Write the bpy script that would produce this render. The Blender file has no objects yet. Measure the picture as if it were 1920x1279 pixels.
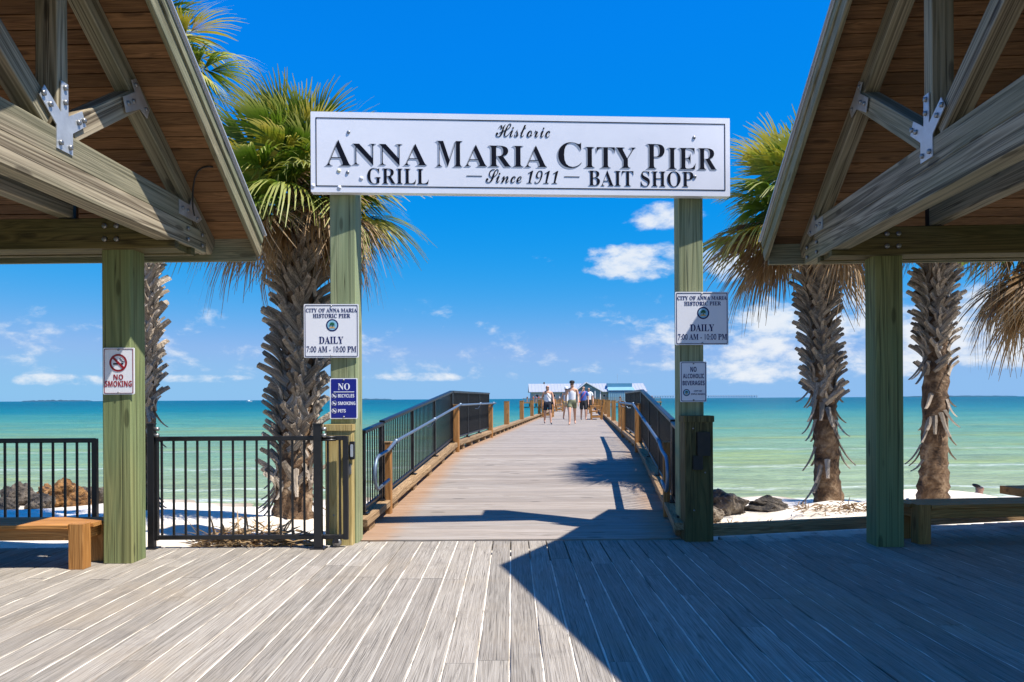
import bpy, bmesh, math, random
from mathutils import Vector, Matrix, noise as mnoise
random.seed(7)
scene = bpy.context.scene
COL = scene.collection

# ------------------------------------------------------------------ camera
F, CX, CY, H = 1450.0, 960.0, 748.0, 1.62
ROLL = math.radians(0.3)
cam = bpy.data.cameras.new('camera')
cam.sensor_width = 36.0
cam.lens = F / 1920 * 36
cam.shift_y = (CY - 639.5) / 1920
cam.clip_start, cam.clip_end = 0.05, 120000
co = bpy.data.objects.new('camera', cam)
COL.objects.link(co)
cr, sr = math.cos(ROLL), math.sin(ROLL)
co.matrix_world = Matrix(((cr, sr, 0, 0), (0, 0, -1, 0), (-sr, cr, 0, H), (0, 0, 0, 1)))
scene.camera = co


def uv(x, y):
    dx, dy = x - CX, CY - y
    return (dx * cr + dy * sr) / F, (-dx * sr + dy * cr) / F


def at(x, y, D):
    u, v = uv(x, y)
    return Vector((u * D, D, H + v * D))


def on(x, y, z=0.0):
    u, v = uv(x, y)
    D = (z - H) / v
    return Vector((u * D, D, z))


# ------------------------------------------------------------------ world
SUN = Vector((0.515, -0.25, 1.0)).normalized()      # towards the sun
EL = math.asin(SUN.z)
AZ = math.atan2(SUN.x, SUN.y)
world = bpy.data.worlds.new('World')
scene.world = world
world.use_nodes = True
wt = world.node_tree


class G:
    """tiny node-graph helper"""
    def __init__(s, tree):
        s.t = tree

    def n(s, typ, **kw):
        nd = s.t.nodes.new('ShaderNode' + typ)
        for k, v in kw.items():
            setattr(nd, k, v)
        return nd

    def link(s, a, b):
        s.t.links.new(a, b)

    def put(s, sock, v):
        if isinstance(v, bpy.types.NodeSocket):
            s.t.links.new(v, sock)
        elif v is not None:
            if hasattr(sock.default_value, '__len__') and len(sock.default_value) == 4 and len(v) == 3:
                v = (*v, 1)
            sock.default_value = v

    def math(s, op, a, b=None, c=None, clamp=False):
        nd = s.n('Math', operation=op, use_clamp=clamp)
        s.put(nd.inputs[0], a)
        if b is not None: s.put(nd.inputs[1], b)
        if c is not None: s.put(nd.inputs[2], c)
        return nd.outputs[0]

    def ramp(s, fac, stops, interp='LINEAR'):
        nd = s.n('ValToRGB')
        cr_ = nd.color_ramp
        cr_.interpolation = interp
        while len(cr_.elements) < len(stops):
            cr_.elements.new(0.5)
        for e, (p, c) in zip(cr_.elements, stops):
            e.position = p
            e.color = (*c, 1) if hasattr(c, '__len__') else (c, c, c, 1)
        s.put(nd.inputs[0], fac)
        return nd.outputs[0]

    def rng(s, v, a, b, c=0.0, d=1.0, smooth=False):
        nd = s.n('MapRange', interpolation_type='SMOOTHSTEP' if smooth else 'LINEAR')
        for i, q in enumerate((v, a, b, c, d)):
            s.put(nd.inputs[i], q)
        return nd.outputs[0]

    def mix(s, f, a, b, blend='MIX'):
        nd = s.n('Mix', data_type='RGBA', blend_type=blend)
        s.put(nd.inputs[0], f); s.put(nd.inputs[6], a); s.put(nd.inputs[7], b)
        return nd.outputs[2]

    def noise(s, vec, scale, detail=3, rough=0.55, dist=0.0):
        nd = s.n('TexNoise')
        s.put(nd.inputs['Vector'], vec)
        nd.inputs['Scale'].default_value = scale
        nd.inputs['Detail'].default_value = detail
        nd.inputs['Roughness'].default_value = rough
        nd.inputs['Distortion'].default_value = dist
        return nd.outputs[0]

    def scale(s, vec, sc, loc=None):
        nd = s.n('Mapping')
        s.put(nd.inputs[0], vec)
        nd.inputs['Scale'].default_value = sc
        if loc is not None: s.put(nd.inputs['Location'], loc)
        return nd.outputs[0]


g = G(wt)
bg = wt.nodes['Background']
sky = g.n('TexSky', sky_type='NISHITA', sun_disc=False)
sky.sun_elevation = EL
sky.sun_rotation = AZ
sky.altitude = 0
sky.air_density = 1.0
sky.dust_density = 0.0
sky.ozone_density = 6.0
hs = g.n('HueSaturation')
hs.inputs['Hue'].default_value = 0.497
hs.inputs['Saturation'].default_value = 1.32
g.link(sky.outputs[0], hs.inputs['Color'])
STR, EXPO = 0.108, 0.70
KD = STR * 2 ** EXPO
# grade the sky to the deep, clean azure of a dry sub-tropical day
sp0 = g.n('SeparateColor')
g.link(hs.outputs[0], sp0.inputs[0])
cc0 = g.n('CombineColor')
q_ = [g.math('MAXIMUM', g.math('MULTIPLY', sp0.outputs[i_], 0.1757), 0.0005) for i_ in range(3)]
g.link(g.rng(q_[0], 0.05, 0.72, 0.0008 / KD, 0.275 / KD, True), cc0.inputs[0])
g.link(g.math('MULTIPLY', g.math('MINIMUM', g.math('POWER', q_[1], 0.5), 1.20), 0.47 / KD), cc0.inputs[1])
g.link(g.math('MULTIPLY', g.math('MINIMUM', g.math('MULTIPLY', g.math('POWER', q_[2], 0.45), 1.04), 0.86), 1.0 / KD), cc0.inputs[2])
tcw = g.n('TexCoord')
sx = g.n('SeparateXYZ')
g.link(tcw.outputs['Generated'], sx.inputs[0])
az = g.math('ARCTAN2', sx.outputs[0], sx.outputs[1])
hyp = g.math('SQRT', g.math('ADD', g.math('MULTIPLY', sx.outputs[0], sx.outputs[0]), g.math('MULTIPLY', sx.outputs[1], sx.outputs[1])))
el = g.math('ARCTAN2', sx.outputs[2], hyp)
cb = g.n('CombineXYZ')
g.link(az, cb.inputs[0]); g.link(g.math('MULTIPLY', el, 1.9), cb.inputs[1])
nz = g.noise(cb.outputs[0], 11.0, 8, 0.6, 0.25)
nz2 = g.noise(cb.outputs[0], 30.0, 6, 0.62, 0.2)
nn = g.math('MULTIPLY_ADD', g.math('ADD', g.math('MULTIPLY', nz, 0.66), g.math('MULTIPLY', nz2, 0.34)), 1.9, -0.45)
# a bank of fair-weather clouds low over the sea, thicker to the east
bank = g.math('MULTIPLY', g.rng(el, 0.012, 0.05, 0, 1, True), g.rng(el, 0.16, 0.07, 0, 1, True))
east = g.rng(az, 0.05, 0.42, 0.40, 1.0, True)
west = g.rng(az, -2.2, -1.2, 1.0, 0.0, True)
mask = g.math('MULTIPLY', bank, g.math('MULTIPLY', g.math('MAXIMUM', east, west), 0.40))
clouds = [(1250, 490, 125, 30, .47), (1395, 494, 110, 30, .47), (1150, 482, 55, 18, .36), (1240, 408, 62, 22, .36), (1045, 485, 45, 16, .22), (1100, 638, 26, 18, .22),
          (1490, 612, 110, 46, .42), (1615, 600, 80, 50, .46), (1400, 690, 150, 30, .34), (895, 700, 20, 14, .30), (790, 706, 80, 8, .26), (380, 707, 75, 7, .26), (140, 708, 90, 9, .26), (1205, 690, 60, 14, .30), (1440, 660, 130, 18, .22), (1750, 665, 220, 40, .2), (960, 706, 25, 8, .2), (640, 706, 60, 7, .22)]
for (px, py, rx, ry, w) in clouds:
    a0 = math.atan((px - CX) / F)
    e0 = math.atan((CY - py) / F * math.cos(a0))
    dx = g.math('MULTIPLY', g.math('SUBTRACT', az, a0), F / rx * 1.0)
    dy = g.math('MULTIPLY', g.math('SUBTRACT', el, e0), F / ry)
    d2 = g.math('ADD', g.math('MULTIPLY', dx, dx), g.math('MULTIPLY', dy, dy))
    mask = g.math('MAXIMUM', mask, g.math('MULTIPLY', g.rng(d2, 2.4, 0.0, 0, 1, True), w))
dens = g.rng(g.math('ADD', nn, mask), 0.66, 1.02, 0, 1, True)
dens = g.math('MULTIPLY', dens, g.rng(mask, 0.01, 0.12, 0, 1, True))
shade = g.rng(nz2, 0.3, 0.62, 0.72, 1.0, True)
# cloud colour: light and shade painted in by noise
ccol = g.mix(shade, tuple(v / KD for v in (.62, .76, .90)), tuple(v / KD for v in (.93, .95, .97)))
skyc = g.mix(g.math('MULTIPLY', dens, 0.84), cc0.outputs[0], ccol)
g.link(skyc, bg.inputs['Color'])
bg.inputs['Strength'].default_value = STR

sl = bpy.data.lights.new('sun', 'SUN')
sl.energy = 4.9
sl.angle = math.radians(0.53)
sl.color = (1.0, 0.94, 0.85)
so = bpy.data.objects.new('sun', sl)
so.rotation_euler = (-SUN).to_track_quat('-Z', 'Y').to_euler()
so.location = (6, -6, 14)
COL.objects.link(so)

vs = scene.view_settings
vs.view_transform = 'Standard'
vs.look = 'None'
vs.exposure = EXPO
vs.gamma = 1.0
vs.use_curve_mapping = False


# ------------------------------------------------------------------ materials
def S(r, g_, b):
    f = lambda c: c / 12.92 if c <= 0.04045 else ((c + 0.055) / 1.055) ** 2.4
    return tuple(f(v / 255) for v in (r, g_, b))


def new_mat(name):
    m = bpy.data.materials.new(name)
    m.use_nodes = True
    gg = G(m.node_tree)
    return m, gg, m.node_tree.nodes['Principled BSDF']


def coords(gg, rnd=True):
    tc = gg.n('TexCoord')
    v = tc.outputs['Object']
    if rnd:
        oi = gg.n('ObjectInfo')
        ad = gg.n('VectorMath', operation='MULTIPLY_ADD')
        cx = gg.n('CombineXYZ')
        for i in range(3): gg.link(oi.outputs['Random'], cx.inputs[i])
        gg.link(cx.outputs[0], ad.inputs[0])
        ad.inputs[1].default_value = (37, 19, 53)
        gg.link(v, ad.inputs[2])
        return ad.outputs[0], oi.outputs['Random']
    return v, None


def plain(name, c, rough=0.5, metal=0.0, var=0.12, nscale=6, bump=0.0, spec=0.5):
    m, gg, b = new_mat(name)
    v, r = coords(gg)
    n = gg.noise(v, nscale, 4, 0.6)
    k = gg.rng(n, 0.3, 0.7, 1 - var, 1 + var)
    mx = gg.n('VectorMath', operation='SCALE')
    mx.inputs[0].default_value = c
    gg.link(k, mx.inputs['Scale'])
    gg.link(mx.outputs[0], b.inputs['Base Color'])
    gg.link(gg.rng(n, 0.3, 0.7, max(0.02, rough - 0.08), min(1, rough + 0.08)), b.inputs['Roughness'])
    b.inputs['Metallic'].default_value = metal
    b.inputs['Specular IOR Level'].default_value = spec
    if bump:
        bp = gg.n('Bump')
        bp.inputs['Strength'].default_value = bump
        bp.inputs['Distance'].default_value = 0.02
        gg.link(gg.noise(v, nscale * 5, 5, 0.65), bp.inputs['Height'])
        gg.link(bp.outputs[0], b.inputs['Normal'])
    return m


def wood(name, dark, light, tint=None, tintamt=0.0, rough=0.75, cross=7.0, along=0.5, crack=0.5, objvar=0.25, dust=None, dustamt=0.0, stain=None, knots=0.55, k=0.84):
    """timber whose grain runs along local X"""
    m, gg, b = new_mat(name)
    v, r = coords(gg)
    v1 = gg.scale(v, (along, cross, cross))
    rings = gg.noise(v1, 1.3, 3, 0.5, 0.9)
    rg = gg.math('FRACT', gg.math('MULTIPLY', rings, 9.0))
    rg = gg.math('ABSOLUTE', gg.math('SUBTRACT', rg, 0.5))          # ring lines
    fine = gg.noise(gg.scale(v, (along * 2.2, cross * 12, cross * 12)), 1.0, 4, 0.65)
    f = gg.math('ADD', gg.math('MULTIPLY', rg, 0.85), gg.math('MULTIPLY', fine, 0.75))
    col = gg.ramp(gg.rng(f, 0.25, 0.85), [(0, dark), (0.5, tuple((a + c) / 2 for a, c in zip(dark, light))), (1, light)])
    big = gg.noise(gg.scale(v, (0.35, 2.2, 2.2)), 1.0, 3, 0.55)
    if tint:
        col = gg.mix(gg.math('MULTIPLY', gg.rng(big, 0.36, 0.62, 0, 1, True), tintamt), col, tint)
    # knots
    vo = gg.n('TexVoronoi')
    gg.link(gg.scale(v, (1.4, 5.0, 5.0)), vo.inputs['Vector'])
    vo.inputs['Scale'].default_value = 1.0
    kn = gg.rng(vo.outputs['Distance'], 0.10, 0.17, knots, 0.0, True)
    col = gg.mix(kn, col, tuple(x * 0.35 for x in dark))
    # drying checks: thin dark lines
    ck = gg.noise(gg.scale(v, (along * 1.2, cross * 5, cross * 5)), 1.0, 2, 0.5)
    ckm = gg.math('MULTIPLY', gg.rng(gg.math('ABSOLUTE', gg.math('SUBTRACT', ck, 0.5)), 0.0, 0.018, 1, 0), crack)
    col = gg.mix(ckm, col, tuple(x * 0.3 for x in dark))
    if dust:
        dn = gg.noise(gg.scale(v, (along * 5.0, cross * 9, cross * 9)), 1.0, 5, 0.75, 0.8)
        dm = gg.math('MULTIPLY', gg.rng(dn, 0.52, 0.62, 0, 1, True), gg.rng(big, 0.3, 0.68, 0.25 * dustamt, dustamt))
        col = gg.mix(dm, col, dust)
    hsv = gg.n('HueSaturation')
    gg.link(col, hsv.inputs['Color'])
    gg.link(gg.rng(r, 0, 1, k * (1 - objvar), k * (1 + objvar)), hsv.inputs['Value'])
    col = hsv.outputs[0]
    if stain:
        col = stain(gg, col)
    gg.link(col, b.inputs['Base Color'])
    b.inputs['Roughness'].default_value = rough
    b.inputs['Specular IOR Level'].default_value = 0.25
    bp = gg.n('Bump')
    bp.inputs['Strength'].default_value = 0.55
    bp.inputs['Distance'].default_value = 0.006
    gg.link(gg.math('SUBTRACT', f, gg.math('MULTIPLY', ckm, 1.2)), bp.inputs['Height'])
    gg.link(bp.outputs[0], b.inputs['Normal'])
    return m


def pier_stain(gg, col):
    ge = gg.n('NewGeometry')
    sp = gg.n('SeparateXYZ')
    gg.link(ge.outputs['Position'], sp.inputs[0])
    # distance from the west edge of the walkway
    e = gg.math('SUBTRACT', sp.outputs[0], gg.math('MULTIPLY_ADD', sp.outputs[1], 0.0945, -1.72 - 8.9 * 0.0945))
    n = gg.noise(gg.scale(ge.outputs['Position'], (0.8, 5, 1)), 1.0, 4, 0.65)
    w = gg.rng(sp.outputs[1], 9.0, 16.5, 0.50, 0.12)
    k = gg.rng(gg.math('SUBTRACT', e, gg.math('MULTIPLY', n, w)), -0.12, 0.22, 1, 0, True)
    e2 = gg.math('SUBTRACT', gg.math('MULTIPLY_ADD', sp.outputs[1], 0.0945, 1.83 - 8.9 * 0.0945), sp.outputs[0])
    k2 = gg.rng(gg.math('SUBTRACT', e2, gg.math('MULTIPLY', n, w)), -0.12, 0.2, 0.7, 0, True)
    k = gg.math('MULTIPLY', gg.math('MAXIMUM', k, k2), 0.5)
    return gg.mix(k, col, S(160, 112, 60))


def deck_stain(gg, col):
    ge = gg.n('NewGeometry')
    sp = gg.n('SeparateXYZ')
    gg.link(ge.outputs['Position'], sp.inputs[0])
    n = gg.noise(ge.outputs['Position'], 0.55, 5, 0.6, 0.4)
    col = gg.mix(gg.rng(n, 0.5, 0.7, 0, 0.28, True), col, S(166, 148, 122))
    n2 = gg.noise(ge.outputs['Position'], 1.6, 6, 0.7)
    col = gg.mix(gg.rng(n2, 0.56, 0.70, 0, 0.30, True), col, S(96, 90, 84))
    # sand blown over the outer edge of the deck
    e = gg.math('SUBTRACT', gg.math('MULTIPLY_ADD', sp.outputs[0], 0.235, 8.46), sp.outputs[1])
    w = gg.math('MULTIPLY', gg.rng(sp.outputs[0], 2.0, 2.6), gg.rng(e, 0.75, 0.0))
    drift = gg.rng(gg.math('ADD', gg.noise(ge.outputs['Position'], 3.0, 6, 0.7), gg.math('MULTIPLY', w, 0.38)), 0.66, 0.82, 0, 0.85, True)
    return gg.mix(gg.math('MULTIPLY', drift, w), col, S(222, 212, 196))


M = {}
M['deck'] = wood('weathered_deck', S(136, 128, 118), S(188, 180, 168), S(168, 158, 146), 0.5, 0.8, 13, 0.35, 0.85, 0.15, dust=S(222, 216, 206), dustamt=0.5, knots=0.12, k=0.76, stain=deck_stain)
M['pierdeck'] = wood('pier_deck', S(150, 140, 130), S(196, 186, 176), S(176, 160, 146), 0.4, 0.8, 7, 0.25, 0.3, 0.15, stain=pier_stain, k=0.64)
M['kerb'] = wood('kerb_timber', S(120, 92, 62), S(186, 156, 118), None, 0, 0.75, 8, 0.4, 0.4, 0.12)
M['green_post'] = wood('treated_post', S(84, 84, 50), S(160, 160, 106), S(134, 150, 104), 0.75, 0.75, 3.6, 0.13, 0.7, 0.05)
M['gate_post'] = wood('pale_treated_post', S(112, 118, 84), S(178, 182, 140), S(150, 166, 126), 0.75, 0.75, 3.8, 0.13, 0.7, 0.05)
M['truss'] = wood('weathered_truss', S(78, 64, 48), S(188, 174, 148), S(138, 140, 112), 0.5, 0.75, 4.0, 0.12, 0.8, 0.10)
M['plate'] = wood('shade_toned_timber', S(66, 56, 34), S(126, 112, 70), S(92, 92, 54), 0.5, 0.75, 5.5, 0.32, 0.5, 0.08)  # base colour darkened so the beams look shaded
M['soffit'] = wood('soffit_board', S(100, 70, 44), S(160, 118, 80), S(126, 96, 64), 0.4, 0.7, 9, 0.5, 0.2, 0.22)
M['fascia'] = wood('fascia_timber', S(96, 88, 66), S(176, 164, 134), S(128, 140, 112), 0.6, 0.75, 8, 0.4, 0.5, 0.08)
M['boxpost'] = wood('yellow_pine', S(170, 142, 84), S(214, 190, 130), S(176, 170, 112), 0.4, 0.7, 6, 0.3, 0.25, 0.08)
M['bench'] = wood('cedar_bench', S(150, 98, 44), S(206, 148, 84), None, 0, 0.6, 8, 0.4, 0.15, 0.10)
M['pierpost'] = wood('honey_post', S(132, 88, 48), S(192, 140, 84), None, 0, 0.65, 8, 0.4, 0.2, 0.12)
M['galv'] = plain('galvanised_steel', S(190, 194, 198), 0.42, 0.55, 0.15, 9)
M['rail'] = plain('handrail_steel', S(112, 128, 146), 0.45, 0.6, 0.08, 12)
M['black'] = plain('black_powder_coat', S(26, 26, 28), 0.38, 0.0, 0.2, 20)
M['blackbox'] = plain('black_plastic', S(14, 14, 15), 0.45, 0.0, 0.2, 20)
M['bolt'] = plain('bolt_steel', S(150, 150, 150), 0.4, 0.8, 0.15, 30)
M['sign'] = plain('sign_white', S(233, 234, 240), 0.32, 0, 0.025, 2)
M['ink'] = plain('ink_navy', S(10, 15, 30), 0.75, 0, 0.05, 5, 0, 0.12)
M['lettershade'] = plain('letter_shade', S(160, 164, 172), 0.4, 0, 0.05, 5)  # grey for the painted letter shadows
M['inkblue'] = plain('ink_blue', S(30, 36, 92), 0.75, 0, 0.05, 5, 0, 0.12)
M['signblue'] = plain('sign_blue', S(16, 26, 128), 0.35, 0, 0.04, 5)
M['red'] = plain('ink_red', S(150, 22, 34), 0.4, 0, 0.05, 5)
M['sealblue'] = plain('seal_light_blue', S(140, 196, 222), 0.4, 0, 0.05, 5)
M['sealgreen'] = plain('seal_green', S(30, 96, 66), 0.4, 0, 0.05, 5)
M['sealsand'] = plain('seal_sand', S(206, 170, 110), 0.4, 0, 0.05, 5)
M['metalroof'] = plain('metal_roof', S(188, 190, 194), 0.4, 0.35, 0.05, 3)
def mat_rock(name, a_, b_, c_):
    m, gg, b = new_mat(name)
    v, r = coords(gg)
    n = gg.noise(v, 4.5, 6, 0.65, 0.4); n2 = gg.noise(v, 14, 5, 0.7)
    col = gg.ramp(gg.math('ADD', gg.math('MULTIPLY', n, .75), gg.math('MULTIPLY', n2, .25)), [(.36, a_), (.5, b_), (.64, c_)])
    gg.link(col, b.inputs['Base Color']); b.inputs['Roughness'].default_value = .9
    bp = gg.n('Bump'); bp.inputs['Strength'].default_value = 1.0; bp.inputs['Distance'].default_value = .06
    gg.link(gg.math('ADD', n, n2), bp.inputs['Height']); gg.link(bp.outputs[0], b.inputs['Normal'])
    return m


M['rock'] = mat_rock('shore_rock', S(56, 50, 44), S(116, 104, 90), S(168, 156, 138))
M['darkrock'] = mat_rock('dark_shore_rock', S(34, 32, 30), S(84, 76, 66), S(128, 116, 100))
M['ochrerock'] = mat_rock('ochre_shore_rock', S(52, 38, 26), S(140, 98, 52), S(190, 150, 98))


def mat_sand():
    m, gg, b = new_mat('beach_sand')
    ge = gg.n('NewGeometry')
    n = gg.noise(ge.outputs['Position'], 1.7, 5, 0.6)
    n2 = gg.noise(ge.outputs['Position'], 60, 3, 0.6)
    col = gg.ramp(n, [(0.3, S(206, 192, 172)), (0.6, S(234, 226, 212))])
    col = gg.mix(gg.rng(n2, 0.58, 0.7, 0, 0.5), col, S(150, 130, 104))
    sp = gg.n('SeparateXYZ'); gg.link(ge.outputs['Position'], sp.inputs[0])
    wet = gg.rng(sp.outputs[2], -0.62, -0.8, 0, 0.85, True)
    col = gg.mix(wet, col, S(140, 122, 96))
    gg.link(col, b.inputs['Base Color'])
    b.inputs['Roughness'].default_value = 0.9
    bp = gg.n('Bump'); bp.inputs['Strength'].default_value = 0.7; bp.inputs['Distance'].default_value = 0.06
    gg.link(gg.math('ADD', gg.noise(ge.outputs['Position'], 5, 4, 0.6), gg.math('MULTIPLY', n2, 0.15)), bp.inputs['Height'])
    gg.link(bp.outputs[0], b.inputs['Normal'])
    return m


def mat_sea():
    m, gg, b = new_mat('sea_water')
    ge = gg.n('NewGeometry')
    sp = gg.n('SeparateXYZ'); gg.link(ge.outputs['Position'], sp.inputs[0])
    pos = ge.outputs['Position']
    # sand bars parallel to the shore
    bars = gg.noise(gg.scale(pos, (0.03, 0.11, 1)), 1.0, 6, 0.6, 0.4)
    lg = gg.math('LOGARITHM', gg.math('MAXIMUM', sp.outputs[1], 5.0), 10.0)
    fac = gg.math('ADD', gg.rng(lg, 1.1, 3.1), gg.math('MULTIPLY', gg.math('SUBTRACT', bars, 0.5), 0.22))
    col = gg.ramp(fac, [(0.0, S(156, 160, 118)), (0.14, S(132, 152, 112)), (0.30, S(102, 144, 112)), (0.45, S(62, 130, 116)),
                        (0.58, S(6, 104, 112)), (0.78, S(1, 84, 98)), (1.0, S(0, 80, 94))])
    gold = gg.noise(gg.scale(pos, (0.05, 0.22, 1)), 1.0, 4, 0.55, 0.5)
    near = gg.rng(sp.outputs[1], 110, 35, 0, 1, True)
    col = gg.mix(gg.math('MULTIPLY', gg.math('MULTIPLY', gg.rng(gold, 0.5, 0.64, 0, 1, True), near), 0.45), col, S(142, 152, 62))
    rip = gg.noise(gg.scale(pos, (0.22, 0.62, 1)), 1.0, 9, 0.72, 0.7)
    hv = gg.n('HueSaturation'); gg.link(col, hv.inputs['Color']); gg.link(gg.rng(rip, 0.32, 0.68, 0.70, 1.32), hv.inputs['Value'])
    col = hv.outputs[0]
    foamn = gg.noise(gg.scale(pos, (0.4, 1.1, 1)), 1.0, 7, 0.72, 0.8)
    foam = gg.math('MULTIPLY', gg.rng(foamn, 0.60, 0.70, 0, 0.8), gg.rng(sp.outputs[1], 45, 20, 0, 1, True))
    caps = gg.math('MULTIPLY', gg.rng(gg.noise(gg.scale(pos, (0.10, 0.5, 1)), 1.0, 6, 0.75), 0.71, 0.76, 0, 0.7), gg.rng(sp.outputs[1], 600, 60, 0, 1))
    wob = gg.math('MULTIPLY', gg.noise(gg.scale(pos, (0.22, 0.0, 0)), 1.0, 4, 0.6), 3.2)
    yy = gg.math('ADD', sp.outputs[1], wob)
    lace = gg.rng(gg.noise(gg.scale(pos, (1.2, 3.0, 1)), 1.0, 6, 0.72), 0.40, 0.60)
    for y0_, hw_, am_ in ((20.2, .5, .9), (22.4, .35, .6), (29.0, .55, .5), (38.0, .6, .35)):
        bnd = gg.rng(gg.math('ABSOLUTE', gg.math('SUBTRACT', yy, y0_)), hw_, hw_ * .3, 0, am_, True)
        caps = gg.math('MAXIMUM', caps, gg.math('MULTIPLY', bnd, lace))
    col = gg.mix(gg.math('MAXIMUM', foam, caps), col, S(225, 232, 226))
    gg.link(col, b.inputs['Base Color'])
    b.inputs['Roughness'].default_value = 0.32
    b.inputs['IOR'].default_value = 1.333
    b.inputs['Specular IOR Level'].default_value = 0.22
    w1 = gg.noise(gg.scale(pos, (0.35, 1.3, 1)), 1.0, 6, 0.62, 0.5)
    w2 = gg.noise(gg.scale(pos, (1.6, 5.0, 1)), 1.0, 4, 0.6, 0.3)
    bp = gg.n('Bump'); bp.inputs['Strength'].default_value = 0.9; bp.inputs['Distance'].default_value = 0.7
    gg.link(gg.math('ADD', w1, gg.math('MULTIPLY', w2, 0.4)), bp.inputs['Height'])
    gg.link(bp.outputs[0], b.inputs['Normal'])
    return m


def mat_leaf(name, c1, c2, c3, tip):
    m, gg, b = new_mat(name)
    v, r = coords(gg)
    n = gg.noise(gg.scale(v, (1.5, 3, 3)), 1.0, 3, 0.6)
    f = gg.math('ADD', gg.math('MULTIPLY', n, 0.7), gg.math('MULTIPLY', r, 0.45))
    col = gg.ramp(f, [(0.25, c1), (0.55, c2), (0.85, c3)])
    tc = gg.n('TexCoord'); sp = gg.n('SeparateXYZ'); gg.link(tc.outputs['Object'], sp.inputs[0])
    dv = gg.n('VectorMath', operation='DISTANCE'); gg.link(tc.outputs['Object'], dv.inputs[0]); dv.inputs[1].default_value = (.85, 0, -.1)
    col = gg.mix(gg.rng(dv.outputs['Value'], .55, .92, 0, .42, True), col, tip)
    gg.link(col, b.inputs['Base Color'])
    b.inputs['Roughness'].default_value = 0.5
    b.inputs['Specular IOR Level'].default_value = 0.35
    tr = gg.n('BsdfTranslucent'); gg.link(col, tr.inputs[0])
    mxs = gg.n('MixShader'); mxs.inputs[0].default_value = 0.3
    gg.link(b.outputs[0], mxs.inputs[1]); gg.link(tr.outputs[0], mxs.inputs[2])
    gg.link(mxs.outputs[0], m.node_tree.nodes['Material Output'].inputs[0])
    return m


M['sand'] = mat_sand()
M['sea'] = mat_sea()
M['leaf'] = mat_leaf('palm_leaf', S(52, 82, 22), S(104, 132, 34), S(198, 176, 58), S(200, 188, 120))
M['dryleaf'] = mat_leaf('dry_palm_leaf', S(92, 66, 40), S(144, 110, 70), S(188, 160, 118), S(176, 152, 118))
M['boot'] = wood('leaf_base', S(104, 92, 80), S(204, 192, 176), S(158, 138, 116), 0.35, 0.85, 10, 1.5, 0.4, 0.3)
M['bark'] = mat_rock('palm_bark', S(44, 32, 24), S(112, 86, 62), S(168, 144, 116))


# ------------------------------------------------------------------ object helpers
def mesh_obj(name, verts, faces, mat, parent=None, mtx=None, smooth=False):
    me = bpy.data.meshes.new(name)
    me.from_pydata([tuple(v) for v in verts], [], faces)
    if smooth:
        for p in me.polygons: p.use_smooth = True
    me.update()
    return link_mesh(name, me, mat, parent, mtx)


def link_mesh(name, me, mat=None, parent=None, mtx=None):
    if mat is not None and not me.materials:
        me.materials.append(mat if not isinstance(mat, str) else M[mat])
    o = bpy.data.objects.new(name, me)
    COL.objects.link(o)
    place(o, parent, mtx)
    return o


def wmat(o):
    m = o.matrix_basis.copy()
    while o.parent:
        o = o.parent
        m = o.matrix_basis @ m
    return m


def place(o, parent, mtx):
    mtx = mtx if mtx is not None else Matrix.Identity(4)
    if parent is not None:
        o.parent = parent
        o.matrix_basis = wmat(parent).inverted() @ mtx
    else:
        o.matrix_basis = mtx


def tag(o, label=None, cat=None, group=None, kind=None):
    if label: o['label'] = label
    if cat: o['category'] = cat
    if group: o['group'] = group
    if kind: o['kind'] = kind
    return o


def thing(name, label, cat, loc=(0, 0, 0), group=None):
    o = bpy.data.objects.new(name, None)
    o.empty_display_size = 0.2
    COL.objects.link(o)
    o.matrix_basis = Matrix.Translation(Vector(loc))
    return tag(o, label, cat, group)


def axes(p0, p1, up=Vector((0, 0, 1))):
    x = (p1 - p0).normalized()
    y = up.cross(x)
    if y.length < 1e-4:
        y = Vector((1, 0, 0)).cross(x) if abs(x.x) < 0.9 else Vector((0, 1, 0)).cross(x)
    y.normalize()
    z = x.cross(y)
    m = Matrix((x, y, z)).transposed().to_4x4()
    m.translation = p0
    return m


BEAMS = {}


def beam_mesh(L, w, h, ch=0.006):
    """box of length L on local X, width w on Y, height h on Z, chamfered long edges"""
    key = (round(L, 4), round(w, 4), round(h, 4), ch)
    if key in BEAMS: return key, BEAMS[key]
    a, b = w / 2, h / 2
    c = min(ch, a * 0.4, b * 0.4)
    ring = [(-a + c, -b), (a - c, -b), (a, -b + c), (a, b - c), (a - c, b), (-a + c, b), (-a, b - c), (-a, -b + c)]
    v = [(0, y, z) for y, z in ring] + [(L, y, z) for y, z in ring]
    f = [(i, (i + 1) % 8, 8 + (i + 1) % 8, 8 + i) for i in range(8)]
    f = [t[::-1] for t in f]
    f += [tuple(range(8)), tuple(range(15, 7, -1))]
    BEAMS[key] = (v, f, {})
    return key, BEAMS[key]


def timber(name, p0, p1, w, h, mat, parent=None, up=Vector((0, 0, 1)), ch=0.006):
    p0, p1 = Vector(p0), Vector(p1)
    key, (v, f, cache) = beam_mesh((p1 - p0).length, w, h, ch)
    mk = mat if isinstance(mat, str) else mat.name
    if mk not in cache:
        me = bpy.data.meshes.new(name)
        me.from_pydata(v, [], f)
        bm = bmesh.new(); bm.from_mesh(me); bmesh.ops.recalc_face_normals(bm, faces=bm.faces); bm.to_mesh(me); bm.free()
        me.materials.append(M[mat] if isinstance(mat, str) else mat)
        cache[mk] = me
    return link_mesh(name, cache[mk], None, parent, axes(p0, p1, Vector(up)))


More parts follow.
